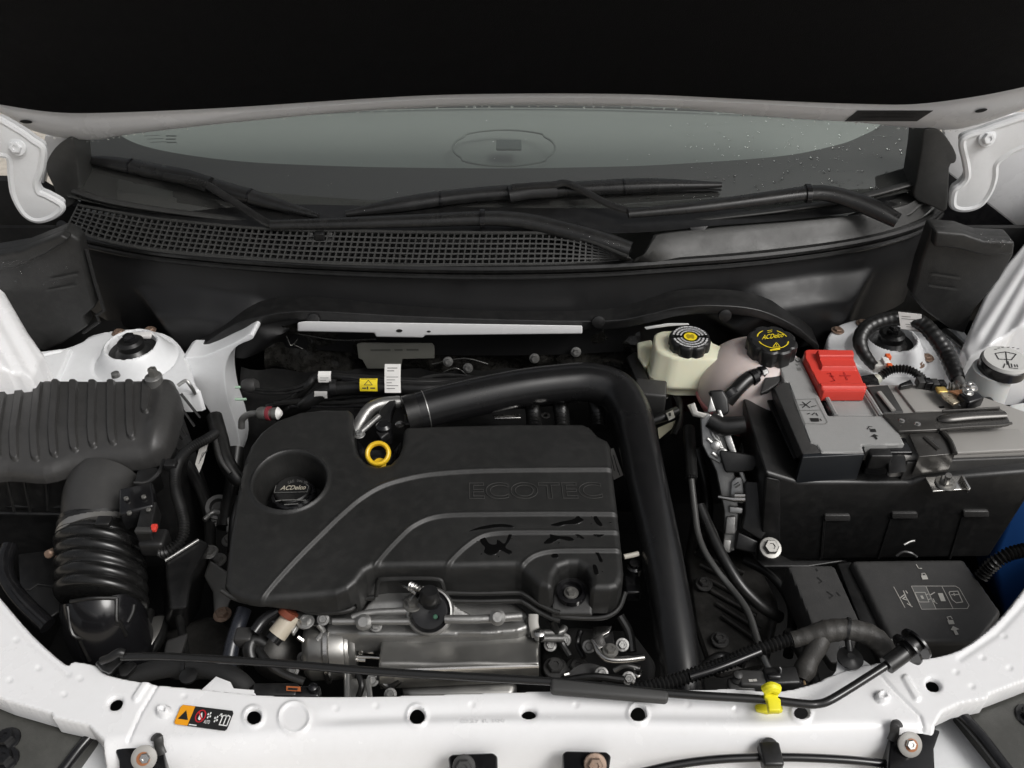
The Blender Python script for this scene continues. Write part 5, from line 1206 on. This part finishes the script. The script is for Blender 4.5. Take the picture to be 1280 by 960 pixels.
rc_ = thing('positive_terminal_cover', 'bright red terminal cover on the grey fuse cover', 'terminal cover', At(1045,480,.03))
RZ = .046
def rz(X, Y, D, U, V_):
    z = np.full(X.shape, RZ)
    d = np.minimum(np.minimum(U-(1020+(V_-446)*.36), (1064+(V_-446)*.36)-U), np.minimum(V_-443, 463-V_))
    z = z + .010*sstep(-.5,1.2,d)*(1-.6*sstep(450,452,V_)*(1-sstep(450,452,V_)))
    d2 = np.minimum(V_-452, 463-V_); z = z - .004*sstep(0,1,np.minimum(d2, d))
    z = z + .004*sstep(479.5,481.5,V_)*(1-sstep(485,487,V_))
    return z + rnd(D,.002)
hfield('cover', [(1006,438),(1009,436.5),(1066,437),(1068,441),(1067,447),(1083,486),(1082,489),(1030,489),(1026,486),(1017,468),(1006,446)], RZ, rz, .0013, RED, rc_, skirt=RZ-.018)
RD2 = mat('red_plastic_mark', (.42,.022,.018), .5)
dlines([[(1050,470),(1063,470)],[(1055,466),(1059,475)]], RZ, .0026, RD2, rc_, off=.0006)
dlines([[(1034,467),(1038,467),(1043,476),(1039,477)],[(1037,470),(1042,471)]], RZ, .0022, RD2, rc_, off=.0006)
for k in range(4): box('side_catch', At(1013+k*4,450+k*8.5,RZ-.010), (.006,.009,.010), RED, rc_, bevel=.001)

tr = thing('battery_tray', 'tall black battery tray box with recessed pads on its front', 'battery tray', At(1100,700,('y',TY)))
Pf = A([(957,590),(1000,603),(1138,604),(1150,600),(1300,588),(1300,600),(1237,697),(950,701),(946,690)], ('y',TY))
slab('box', Pf, .16, PLAST, tr, down=Vector((0,1,.0)), bevel=.006)
for u0, u1, v, dx in ((1030,1062,645,0),(1114,1146,642,0),(1203,1235,640,0)):
    slab('pad', [p+Vector((0,-.004,0)) for p in A(rrect(u0,v-3,u1,v+4,2), ('y',TY))], .008, DGREYP, tr, down=Vector((0,1,0)), bevel=.0015)
    tube('rib', A([(u0,v+4),(u0-16 if u0 > 1100 else u0-4,697)], ('y',TY+.001)), .003, PLAST, tr, spline=False, seg=6)
slab('foot_flange', A([(948,680),(990,700),(1060,700),(1010,708),(955,708),(946,700)], -.14), .006, PLAST, tr, bevel=.002)
bolt(At(963,685,-.118), .011, tr, ax=(0,-.4,.9), m=BOLTZ)
prism('side_rib', A([(957,596),(975,600),(975,690),(950,690)], ('y',TY-.012)), A([(957,596),(975,600),(975,690),(950,690)], ('y',TY)), PLAST, tr, bevel=.003)
tube('wire_loop', A([(1120,695,-.10),(1128,690,-.095),(1138,691,-.095),(1146,696,-.10)]), .0022, RUBBER, tr, n=5, seg=8)
tube('wire_loop', A([(1130,681,-.09),(1138,677,-.088),(1143,676,-.088)]), .0016, ALUD, tr, n=5, seg=8)

# ================================================================ lower fuse boxes
KZ = -.10
fb = thing('fuse_box', 'large dark fuse box lid with white pictograms below the battery', 'fuse box', At(1160,760,-.25))
fo = [(1064,701),(1070,699.5),(1200,698),(1206,700),(1252,764),(1250,770),(1225,801),(1219,804),(1120,804),(1113,800),(1084,740)]
hfield('lid', fo, KZ, lambda X,Y,D,U,V_: KZ + rnd(D,.006), .002, DGREYP, fb, skirt=KZ-.06)
prism('base', A([(1046,704),(1064,702),(1084,740),(1112,803),(1106,808),(1076,782)], KZ-.012), A([(1046,704),(1064,702),(1084,740),(1112,803),(1106,808),(1076,782)], KZ-.09), PLAST, fb, bevel=.003)
dlines([[(1139,733),(1194,733),(1199,736),(1211,757),(1209,761),(1152,762),(1139,733)],[(1157,733),(1170,762)],[(1177,733),(1191,761)],[(1117,734),(1131,760)]], KZ, .0008, SILVR, fb, off=.0008)
dpoly([(1139.5,733.5),(1156.5,733.5),(1169.5,761),(1152.5,761.5)], KZ, mat('grey_print', (.10,.10,.097), .5), fb, off=.0006)
dlines([[(1143,741),(1156,741),(1161,753),(1149,753),(1143,741)],[(1157,744),(1160,743)],[(1160,750),(1163,749)]], KZ, .001, SILVR, fb, off=.0010)
dpoly([(1150,745),(1153,745),(1155,749),(1152,749)], KZ, SILVR, fb, off=.001)
dpoly([(1172,742),(1178,742),(1182,752),(1176,752)], KZ, SILVR, fb, off=.001)
dlines([[(1163,744),(1168,741)],[(1166,749),(1169,754)],[(1171,755),(1166,752)]], KZ, .0013, SILVR, fb, off=.001)
dlines([[(1187,740),(1197,739.5),(1203,753),(1195,754),(1190,750),(1186,742),(1187,740)],[(1189,744),(1199,743.5)],[(1192,742),(1193,745)]], KZ, .0013, SILVR, fb, off=.001)
dlines([[(1129,739),(1132,746),(1128,749),(1135,751)],[(1125,748),(1130,744)],[(1134,755),(1140,759)],[(1131,745),(1138,757)],[(1132,739),(1134,742)]], KZ, .0013, SILVR, fb, off=.001)
dpoly([(1151,720),(1158,719.5),(1160,724.5),(1153,725)], KZ, SILVR, fb, off=.001); dlines([[(1152.5,719.5),(1152,717.5),(1155.5,717),(1157,719)]], KZ, .0012, SILVR, fb, off=.001)
dpoly([(1184,776),(1191,775.5),(1193,780.5),(1186,781)], KZ, SILVR, fb, off=.001); dlines([[(1185.5,775.5),(1183.5,772),(1188,771),(1190,774)]], KZ, .0012, SILVR, fb, off=.001)
dpoly([(1188,788),(1191,783),(1199,787),(1195,788),(1198,793.5),(1194,794.5),(1191.5,788.5)], KZ, SILVR, fb, off=.001)
dlines([[(1145,706),(1148,711),(1152,711)]], KZ, .0012, SILVR, fb, off=.001)
rb = thing('relay_box', 'narrow dark relay box beside the pictogram fuse box', 'relay box', At(1030,780,-.25))
hfield('lid', [(984,708),(988,706),(1040,706),(1044,708),(1076,778),(1074,782),(1018,784),(1014,780)], KZ-.004, lambda X,Y,D,U,V_: KZ-.004 + rnd(D,.004), .002, DGREYP, rb, skirt=KZ-.05)
prism('body', A([(990,715),(1044,712),(1074,780),(1064,826),(1038,830),(1018,800)], KZ-.02), A([(990,725),(1044,722),(1074,790),(1064,836),(1038,840),(1018,810)], KZ-.1), DGREYP, rb, bevel=.005)
dlines([[(1022,722),(1027,727),(1024,729)],[(1034,740),(1041,745),(1037,748)],[(1046,741),(1050,745)],[(1020,711),(1022,714)]], KZ-.004, .0018, INK, rb, off=.0008)

# ================================================================ harnesses and hoses on this side
lp = thing('hose_loop', 'thick taped black hose looping over the strut tower with a white tag', 'hose', At(1190,470,0))
lpp = A([(1093,458,-.005),(1086,450,.005),(1078,438,.018),(1075,424,.03),(1084,409,.042),(1106,400,.05),(1132,398,.054),(1152,404,.052),(1168,420,.045),(1184,444,.03),(1197,474,.02)])
tube('hose', lpp, [.008,.010,.0118,.012,.012,.0122,.0122,.0126,.013,.013,.011], RUBBER, lp, n=10, corr=(.010,.03), seg=18)
tg = slab('white_tag', A([(1123,390),(1152,393),(1153,416),(1126,411)], ('y',1.135)), .0006, PAPER, lp, down=Vector((0,1,0)), bevel=0)
dlines([[(1127,395),(1138,396)],[(1127,398),(1150,400)],[(1132,405),(1144,406)],[(1133,408),(1143,409)],[(1128,411.5),(1151,414)]], ('y',1.135), .0009, DIMPR, tg)
tube('hose_end', A([(1197,472,.02),(1201,480,.022),(1204,486,.024)]), .0075, ALUD, lp, n=4)
cn = thing('ground_connector', 'clear and red connector with short conduit on the strut tower', 'connector', At(1110,470,-.02))
box('clear_shell', At(1101,458,-.005), (.028,.016,.016), mat('clear_shell', (.5,.5,.47), .3), cn)
for u, v in ((1110,446),(1112,458)): box('red_insert', At(u,v,.006), (.008,.010,.007), mat('orange_red_insert', (.7,.12,.03), .5), cn, bevel=.001)
box('white_insert', At(1107,452,.004), (.010,.016,.008), PAPER, cn, bevel=.001)
tube('conduit', A([(1101,470,.0),(1112,463,.006),(1128,461,.010),(1142,465,.008),(1154,474,.006)]), .0062, RUBBER, cn, corr=(.0045,.2), seg=12)
lathe('plug_end', [(.008,0),(.008,.012),(.006,.015)], At(1097,473,-.002), mat('pale_plug', (.45,.45,.38), .4), cn, ax=(-.6,-.5,.0))
slab('black_bracket', A([(1075,470),(1092,467),(1098,474),(1100,482),(1080,482)], .006), .008, GLOSSB, cn, bevel=.001)
slab('black_bracket', A([(1124,480),(1138,474),(1142,480),(1126,483)], BZ+.014), .008, GLOSSB, cn, bevel=.001)

al = thing('aluminium_bracket', 'cast aluminium bracket with black caps standing beside the air tube', 'bracket', At(905,690,-.2))
SA = (At(900,590,-.055), Vector((-.15,-.75,.66))); nA = SA[1].normalized()
def alp(name, pts, lift, th, m, bevel=.002): return slab(name, [p + nA*lift for p in A(pts, SA)], th, m, al, down=-nA, bevel=bevel)
alp('casting', [(876,524),(882,514),(892,520),(900,548),(908,566),(900,580),(886,572),(878,556)], .0, .02, ALU)
alp('casting_column', [(884,520),(904,536),(920,596),(925,640),(919,690),(905,692),(906,640),(896,590),(880,556)], -.008, .02, ALUD)
alp('casting_spine', [(896,512),(901,512),(914,545),(926,580),(934,602),(930,606),(918,580),(906,548)], .004, .012, ALU)
alp('casting_peak', [(885,508),(888,494),(892,505),(895,514),(884,516)], .006, .01, ALU)
alp('casting_web', [(914,602),(920,596),(928,596),(929,604),(931,616),(930,630),(912,626)], .002, .014, ALU)
alp('casting_foot', [(911,632),(929,634),(927,642),(911,641)], .006, .014, ALU)
alp('casting_foot', [(908,646),(920,645),(919,668),(906,668)], .0, .012, ALUD)
alp('casting_foot', [(905,674),(915,676),(913,692),(903,690)], -.004, .012, ALUD)
alp('casting_tab', [(862,506),(868,503),(872,514),(884,517),(880,523),(866,518)], .004, .004, mat('pale_clip', ()), .001)
for L in ([(886,530),(892,545),(899,552)], [(884,548),(893,556),(902,560)], [(896,518),(903,535)], [(918,608),(924,604)], [(890,566),(898,572)]):
    tube('cast_rib', [p + nA*.003 for p in A(L, SA)], .0030, ALU, al, n=5, seg=8)
for u, v in ((894,557),(903,566)): lathe('cast_boss', [(.007,-.004),(.007,.004),(.004,.006)], At(u,v,SA)+nA*.003, ALU, al, ax=nA)
tube('pin', [At(897,620,SA)+nA*.010, At(916,623,SA)+nA*.012, At(930,623,SA)+nA*.012], [.0025,.0042,.0045], STEEL, al, spline=False)
tube('pin_collar', [At(917,618,SA)+nA*.012, At(930,618,SA)+nA*.012], .003, STEEL, al, spline=False)
alp('plastic_cap', [(898,566),(900,562),(942,568),(948,578),(940,588),(922,590),(906,590)], .014, .02, PLAST, .003)
alp('plastic_shield', [(929,604),(932,600),(950,602),(952,588),(958,592),(961,612),(958,632),(956,640),(958,664),(950,674),(926,660),(930,640)], .010, .02, PLAST, .003)
alp('plastic_gusset', [(922,664),(948,676),(944,692),(918,686)], .004, .02, PLAST, .003)
tube('stub_hose', [p + nA*.012 for p in A([(886,524),(900,532),(914,532),(930,530)], SA)], [.012,.014,.014,.013], RUBBER, al, n=6)
alp('black_block', [(886,488),(904,487),(910,498),(912,516),(900,522),(892,505)], .002, .03, PLAST, .004)
tag(tube('shift_cable', A([(861,535,-.05),(862,560,-.055),(864,598,-.06)]), .009, RUBBER, corr=None, n=6), 'thick black cable sleeve beside the aluminium bracket', 'cable')
sl = bpy.data.objects['shift_cable']
for k in range(5):
    a0 = -.5+k*.35
    tube('sleeve_rib', [p + Vector((math.sin(a0)*.009, -math.cos(a0)*.006, math.cos(a0)*.006)) for p in A([(861,537,-.05),(862,560,-.055),(864,597,-.06)])], .0016, RUBBER, sl, n=4, seg=6)
tag(tube('brake_pipe', A([(864,598,-.06),(868,635,-.075),(872,665,-.085),(880,688,-.09),(895,712,-.095),(912,733,-.10),(927,752,-.10),(937,770,-.10),(945,795,-.10),(953,820,-.10),(966,846,-.105)]), .0048, mat('satin_steel_pipe', (.16,.16,.155), .3, metal=.7), n=8), 'thin steel pipe running down beside the air tube to the front bar', 'pipe')
tag(tube('wire_sheath', A([(874,632,-.085),(884,655,-.095),(896,682,-.105),(910,708,-.115),(928,735,-.13),(952,758,-.15),(975,772,-.17)]), .0085, RUBBER, n=8), 'black sheathed cable alongside the thin steel pipe', 'cable')
for k, (pts, r) in enumerate((([(960,520,-.03),(952,545,-.04),(950,575,-.06),(955,600,-.09)], .012), ([(975,560,-.05),(962,585,-.06),(955,610,-.08)], .010), ([(940,545,-.07),(930,560,-.08),(925,590,-.1)], .009))):
    tag(tube('short_hose', A(pts), r, RUBBER, n=6), ['short black hose below the grey fuse cover', 'second short black hose tucked under the fuse cover side', 'black hose behind the aluminium bracket'][k], 'hose')

wr = thing('front_harness', 'black corrugated harness with taped fork lying on the front bar', 'wiring harness', At(960,840,-.02))
tube('conduit', A([(790,863,-.012),(836,853,-.01),(870,842,-.008),(905,830,-.005),(940,815,.0),(975,803,.005),(1000,797,.008)]), .0075, RUBBER, wr, corr=(.0048,.16), seg=12)
tube('cable', A([(862,846,-.004),(900,834,.0),(950,814,.004)]), .0045, GLOSSB, wr, n=6)
tube('taped_trunk', A([(990,800,.006),(1010,795,.010),(1030,790,.014),(1050,787,.016),(1068,788,.016),(1088,794,.012),(1104,808,.006),(1116,826,.0)]), [.009,.0105,.013,.0125,.012,.0125,.012,.010], mat('harness_tape', (.035,.033,.030), .55, grain=.4, gscale=500, vary=.3, vscale=80), wr, n=8, corr=(.012,.035), seg=18)
tube('taped_branch', A([(1028,792,.012),(1022,806,.006),(1012,824,-.004),(1006,838,-.01),(1002,850,-.014)]), [.011,.012,.011,.0125,.008], mat('harness_tape', ()), wr, n=8, seg=16)
for k in range(4): tube('wire', A([(1005+k*1.5,842,-.012),(1001+k*2,850,-.012),(1000+k*3,856,-.014)]), .0016, GLOSSB if k != 2 else mat('tan_wire', (.3,.2,.1), .5), wr, n=4, seg=6)
tube('cable_tie', [At(1057,786,.016), At(1061,787,.016)], .0138, PLAST, wr, spline=False, seg=18)
tube('tie_stem', A([(1060,797,.012),(1061,806,.008),(1062,814,.004)]), .004, PLAST, wr, n=4)
lathe('tie_base', [(.014,0),(.0145,.003),(.006,.005),(.004,.007)], At(1062,824,.002), PLAST, wr)
ch = thing('front_connector', 'small black electrical connector behind the yellow clip', 'connector', At(955,858,-.03))
box('housing', At(945,853,-.012), (.040,.020,.020), DGREYP, ch, R=Matrix.Rotation(-.05,3,'Z'))
box('plug', At(975,850,-.010), (.038,.022,.022), PLAST, ch, R=Matrix.Rotation(.05,3,'Z'))
box('plug_lock', At(968,845,.003), (.016,.008,.006), GLOSSB, ch); tube('wire_stub', A([(974,846,0),(976,838,.004),(974,834,.006)]), .0015, GLOSSB, ch, n=3, seg=6)
lathe('fir_tree', [(.005,0),(.006,.006),(.004,.010),(.005,.016),(.002,.018)], At(920,853,-.012), DGREYP, ch)
box('housing_base', At(926,858,-.014), (.03,.016,.012), DGREYP, ch)
dlines([[(937,851),(940,850.8)],[(942.5,850.6),(945,850.4)]], -.0015, .003, SILVR, ch); 
dpoly([(962,845),(966,845),(967,849),(963,849)], .0, mat('dark_red_ink', (.25,.03,.02), .5), ch, off=.001)
wc = tag(tube('corner_conduit', A([(1226,722,-.10),(1236,710,-.085),(1248,700,-.07),(1266,691,-.06),(1300,684,-.055)]), .0085, RUBBER, corr=(.005,.2), seg=12), 'black corrugated conduit in front of the deep blue tank', 'conduit')

# ================================================================ left front details
lh = thing('padded_hose', 'matte padded black hose running behind the front bar beside the prop rod', 'hose', At(230,850,-.04))
tube('hose', A([(150,852,-.04),(180,841,-.035),(215,833,-.03),(245,832,-.026),(272,838,-.024),(298,852,-.024),(312,864,-.028)]), [.009,.011,.0122,.0122,.0122,.0118,.010], mat('padded_sleeve', (.016,.016,.016), .7, grain=.5, gscale=700), lh, n=8, seg=18)
tube('tie', [At(231,833,-.026), At(235,833,-.026)], .0135, PLAST, lh, spline=False)
lathe('tie_base', [(.010,0),(.010,.003),(.004,.005)], At(236,846,-.018), PLAST, lh)
for k in range(3): tube('bare_wire', A([(306+k,858+k*2,-.022),(310+k*2,864+k,-.02),(314+k*2,869,-.02)]), .0018, [COPPER, PAPER, mat('tan_wire', ())][k], lh, n=3, seg=6)
c3 = thing('front_plug', 'low black connector with small orange mark below the prop rod', 'connector', At(360,868,-.03))
box('housing', At(345,866,-.012), (.050,.016,.016), PLAST, c3); box('housing_end', At(378,868,-.012), (.040,.014,.014), GLOSSB, c3)
dpoly([(358,858),(376,859),(376,865),(358,864)], -.003, mat('rust_orange_label', (.35,.10,.03), .5), c3, off=.001)
dlines([[(361+q*4,862+q*.2),(363.5+q*4,862.2+q*.2)] for q in range(3)], -.003, .0025, INK, c3, off=.0018)
lathe('knob', [(.005,0),(.005,.006),(.002,.008)], At(392,862,-.004), GLOSSB, c3)
pr = thing('hood_prop_rod', 'black steel hood prop rod lying along the white front bar', 'prop rod', At(640,860,.01))
tube('rod', A([(152,821,.020),(210,821,.020),(330,828,.020),(480,840,.020),(640,849,.020),(700,853,.020),(840,867,.020),(948,874,.020),(1005,880,.020),(1022,880,.020),(1036,876,.022),(1060,862,.026),(1090,843,.032),(1112,829,.036),(1130,817,.040)]), .0046, ROD, pr, n=6, seg=14)
slab('sleeve', A([(688,846),(836,862),(836,875),(688,863)], .026), .012, mat('foam_sleeve', (.045,.045,.044), .6, grain=.2), pr, bevel=.004)
hk = tube('rod_seat', A([(1108,832,.034),(1122,822,.038),(1130,816,.040)]), .0095, PLAST, pr, n=4)
for u, v, r in ((1131,812,.019),(1142,805,.019)):
    lathe('grommet', [(r,-.001),(r,.0015),(r*.6,.003)], At(u+3,v,.040), GLOSSB, pr, ax=(.8,.5,.25), seg=32)
tube('grommet_neck', A([(1130,814,.040),(1144,804,.044)]), .010, PLAST, pr, spline=False)
slab('metal_tab', A([(1108,800),(1118,797),(1122,805),(1116,820),(1106,812)], .010), .004, ALU, pr, bevel=.001)
lc = thing('rod_pivot_clip', 'black plastic pivot clip holding the rod end at the bar corner', 'clip', At(140,838,-.02))
prism('clip_body', A([(118,828),(140,818),(152,815),(156,824),(148,832),(138,842),(128,838)], .012), A([(118,832),(140,822),(152,819),(156,828),(148,838),(138,848),(128,842)], -.02), PLAST, lc, bevel=.003)
tube('clip_jaw', A([(128,826,.016),(138,822,.022),(148,816,.026),(155,817,.024)]), .005, PLAST, lc, n=5)
prism('clip_foot', A([(146,832),(165,826),(172,830),(158,845),(150,845)], 0.0), A([(146,836),(165,830),(172,836),(158,850),(150,850)], -.02), PLAST, lc, bevel=.002)
yc = thing('yellow_clip', 'bright yellow plastic clip holding the prop rod', 'clip', At(962,880,0))
slab('strap', A([(956,862),(973,862),(974,868),(972,871),(976,873),(977,888),(961,888),(959,874),(955,871)], .028), .008, CLIPY, yc, bevel=.002)
slab('base', A([(944,880),(962,877),(978,880),(979,888),(960,890),(946,887)], .004), .006, CLIPY, yc, bevel=.0015)
tube('curl', A([(956,863,.028),(964,859,.034),(972,862,.030)]), .006, CLIPY, yc, n=5, seg=10)

# headlight tops
for lab, pts, scr in (('flat dark headlight top beside the warning label end of the bar', [(-60,858),(8,878),(64,898),(112,910),(116,914),(72,975),(-60,1000)], [(8,925),(6,950)]),
                      ('flat dark headlight top beside the yellow clip end of the bar', [(1198,884),(1240,870),(1284,855),(1350,835),(1350,1010),(1272,975)], [(1286,895)])):
    hl = thing('headlight', lab, 'headlight', At(pts[2][0], 940, -.1), 'headlight housings')
    slab('housing', A(pts, -.035), .05, HEADL, hl, bevel=.004)
    for s in scr:
        b_ = bolt(At(*s,-.034), .010, hl, m=GLOSSB)
    if pts[0][0] < 0: tube('edge_seal', A([(120,913,-.032),(100,935,-.034),(72,972,-.036)]), .006, GLOSSB, hl, n=4)
    else: tube('edge_seal', A([(1196,888,-.032),(1225,920,-.034),(1265,972,-.036)]), .007, GLOSSB, hl, n=4)
tag(slab('bumper_support', A([(122,918),(150,935),(150,990),(60,990),(95,945)], -.06), .01, WHITE2, bevel=.003), 'white angled bumper support beside the warning label corner', 'bracket', 'bumper supports')
tag(slab('bumper_support', A([(1172,900),(1195,892),(1240,945),(1275,985),(1140,985),(1160,930)], -.06), .01, WHITE2, bevel=.003), 'white angled bumper support beside the cable end corner', 'bracket', 'bumper supports')
# brackets with adjusters on the front of the bar
def adj(label, q, wash):
    t = thing('bumper_bracket', label, 'bracket', At(q[0][0], 960, -.08), 'adjuster brackets on the front bar')
    slab('plate', A(q, -.006), .03, GLOSSB, t, bevel=.003)
    u, v, lit = wash
    if lit:
        w = lathe('washer', [(.0125,0),(.013,.003),(.010,.005),(.006,.005)], At(u,v,.0), GREYL, t, ax=(.1,-.6,.7), seg=32)
        bolt(At(u+1,v,.004), .0055, w, ax=(.1,-.6,.7), m=STEEL, flange=False)
        lathe('rust_ring', [(.0068,.0),(.0068,.0058),(.005,.0062)], At(u,v,.0), ORNG, w, ax=(.1,-.6,.7), seg=24)
        s = -1 if u > 600 else 1
        tube('hook', A([(u+s*12,v-26,.004),(u+s*17,v-24,.008),(u+s*18,v-14,.0),(u+s*22,v-4,-.006)]), .0050, DGREYP, t, n=4, squash=.5)
        slab('lower_plate', A([(u-28,v+8),(u+10,v+4),(u+26,v+14),(u+30,v+40),(u-34,v+40)], -.04), .004, PLAST, t, bevel=.001)
        slab('clear_tab', A([(u-14,v+10),(u+10,v+8),(u+16,v+22),(u-10,v+26)], -.03), .003, GREYL, t, bevel=.001)
    else:
        bolt(At(u,v,-.003), .008, t, ax=(0,-.6,.8), m=COPPER if u > 650 else DGREYP)
    return t
adj('black adjuster bracket with rust-ringed washer beside the warning label', [(140,930),(152,926),(205,938),(210,975),(150,980),(148,950)], (181,947,True))
adj('black adjuster bracket with rust-ringed washer under the prop rod seat', [(1112,920),(1160,908),(1176,912),(1168,935),(1170,975),(1108,975)], (1136,930,True))
adj('black bracket pocket with grey bolt in the bar front', [(560,945),(566,942),(616,940),(622,944),(622,985),(566,985)], (580,958,False))
adj('black bracket pocket with rusty bolt in the bar front', [(703,941),(708,938),(758,939),(764,944),(758,985),(706,985)], (744,956,False))
rc2 = thing('release_cable', 'black hood release cable clipped along the front of the bar', 'cable', At(960,960,-.05))
tube('cable', A([(800,966,-.02),(850,955,-.016),(900,949,-.014),(950,947,-.014),(1000,947,-.014),(1060,950,-.016),(1110,955,-.02)]), .0045, GLOSSB, rc2, n=6)
box('clip', At(963,945,-.008), (.022,.026,.014), PLAST, rc2); box('clip_foot', At(964,956,-.02), (.012,.02,.012), PLAST, rc2)
lathe('clip_head', [(.010,0),(.009,.002),(.003,.003)], At(962,934,-.006), PLAST, rc2, ax=(0,-.3,1))

# ---------------------------------------------------------------- gearbox and lines deep in the bay
gb_ = thing('gearbox_casing', 'dark ribbed gearbox casing deep between air tube and battery tray', 'gearbox', At(910,780,-.4))
prism('casing', A([(865,640),(940,690),(975,760),(960,835),(890,850),(866,780),(856,700)], -.24), A([(865,640),(940,690),(975,760),(960,835),(890,850),(866,780),(856,700)], -.4), mat('oily_casting', ()), gb_, bevel=.015)
for k in range(6): tube('casting_rib', A([(868+k*7,690+k*16,-.235),(930+k*5,716+k*18,-.235)]), .004, mat('oily_casting', ()), gb_, spline=False, seg=8)
for u, v in ((880,730),(900,800),(930,740)): bolt(At(u,v,-.232), .009, gb_, m=DGREYP)
for pts, r in (([(870,560,-.12),(880,600,-.16),(884,640,-.20),(878,690,-.21)], .010), ([(930,700,-.18),(965,720,-.18),(990,760,-.19),(985,820,-.19)], .007), ([(870,840,-.14),(900,820,-.16),(930,830,-.15)], .006), ([(985,790,-.15),(1010,830,-.14),(1020,860,-.12)], .008)):
    tube('line', A(pts), r, RUBBER, gb_, n=6)
ug = thing('accessory_drive', 'dark accessory brackets deep beside the engine and intake hose', 'bracket', At(250,760,-.4))
prism('casing', A([(205,790),(262,770),(300,790),(305,850),(210,850)], -.22), A([(205,790),(262,770),(300,790),(305,850),(210,850)], -.4), mat('oily_casting', ()), ug, bevel=.01)
for pts, r in (([(215,560,-.14),(245,600,-.16),(262,650,-.18),(260,720,-.19)], .009), ([(296,560,-.12),(290,610,-.15),(280,660,-.17)], .012), ([(220,740,-.15),(226,780,-.16),(232,820,-.16)], .006), ([(300,620,-.12),(292,650,-.14),(290,690,-.16)], .007)):
    tube('line', A(pts), r, RUBBER, ug, n=6)
for u, v in ((270,650),(288,675),(272,700)): bolt(At(u,v,-.18), .009, ug, m=ALUD)
tube('bracket_edge', A([(255,650,-.16),(268,640,-.16),(284,648,-.16),(286,665,-.17)]), .004, ALUD, ug, n=5)

# ================================================================ water drops on the windscreen, wipers and hood edge
random.seed(11)
def drop_mesh(specs):
    V, Fc = [], []
    for p, n, r in specs:
        x, y, z = frame(n); k = len(V); sx_ = random.uniform(.8,1.2)
        for lv, (rr, hh) in enumerate(((1,0),(.85,.32),(.45,.55))):
            for j in range(8):
                a = 2*math.pi*j/8; V.append(p + x*math.cos(a)*r*rr*sx_ + y*math.sin(a)*r*rr + z*(hh*r))
        V.append(p + z*r*.6)
        for lv in range(2):
            for j in range(8): Fc.append((k+lv*8+j, k+lv*8+(j+1)%8, k+(lv+1)*8+(j+1)%8, k+(lv+1)*8+j))
        for j in range(8): Fc.append((k+16+j, k+16+(j+1)%8, k+24))
    return V, Fc
sp_ = []
def on_glass(u, v): return At(u, v, (WP+WN*.0008, WN))
for _ in range(520):
    u = random.gauss(990, 100); v = random.uniform(140, 255)
    if not (560 < u < 1145): continue
    sp_.append((on_glass(u, v), WN, random.choice((.0008,.0009,.0011,.0014,.0022))*random.uniform(.8,1.25)))
for _ in range(260):
    sp_.append((on_glass(random.uniform(120,1120), random.uniform(150,250)), WN, random.uniform(.0006,.0012)))
for _ in range(90):
    sp_.append((on_glass(random.gauss(430,60), random.uniform(200,262)), WN, random.uniform(.0007,.0013)))
for _ in range(70):
    sp_.append((on_glass(random.uniform(110,380), random.uniform(150,262)), WN, random.uniform(.0007,.0013)))
wd = mk('water_drops', *drop_mesh(sp_), DROP); tag(wd, 'small rain drops scattered on the windscreen', 'water'); stuff(wd)
sp_ = []
for P, n0, spread, cnt, rr in ((on_ws([(600,273),(650,274),(705,285),(750,298),(785,310)], .047), WN, .010, 60, .0013), (on_ws([(1010,241),(1040,242),(1065,249),(1110,270)], .047), WN, .009, 34, .0013),
                               (on_ws([(440,264),(570,245),(720,235),(890,231)], .022), WN, .006, 60, .0010), (on_ws([(110,199),(240,224),(390,266)], .022), WN, .006, 40, .0010)):
    for _ in range(cnt):
        i = random.randrange(len(P)-1); p = P[i].lerp(P[i+1], random.random()); sp_.append((p + Vector((0, random.uniform(-spread,spread)*.6, 0)), n0, rr*random.uniform(.6,1.5)))
wd = mk('water_drops', *drop_mesh(sp_), DROP); tag(wd, 'rain drops beaded on the two wiper arms', 'water'); stuff(wd)
sp_ = []
for _ in range(110):
    k = random.random(); a = along(lo_e, .08+.84*k); sp_.append((At(a.x, a.y-random.uniform(0,2), HS)+HN*.004, HN, random.uniform(.0010,.0024)))
wd = mk('water_drops', *drop_mesh(sp_), DROP); tag(wd, 'water drops hanging along the hood rear edge', 'water'); stuff(wd)
sp_ = []
for cx_, cy_, su, sv, cnt in ((22,330,18,4,40),(60,345,20,14,14),(1255,302,6,3,18),(1230,300,12,3,10)):
    for _ in range(cnt): sp_.append((At(random.gauss(cx_,su), random.gauss(cy_,sv), ('y',1.174)), Vector((0,-1,.3)), random.uniform(.0008,.0022)))
wd = mk('water_drops', *drop_mesh(sp_), DROP); tag(wd, 'water drops glinting on the dark foam blocks', 'water'); stuff(wd)
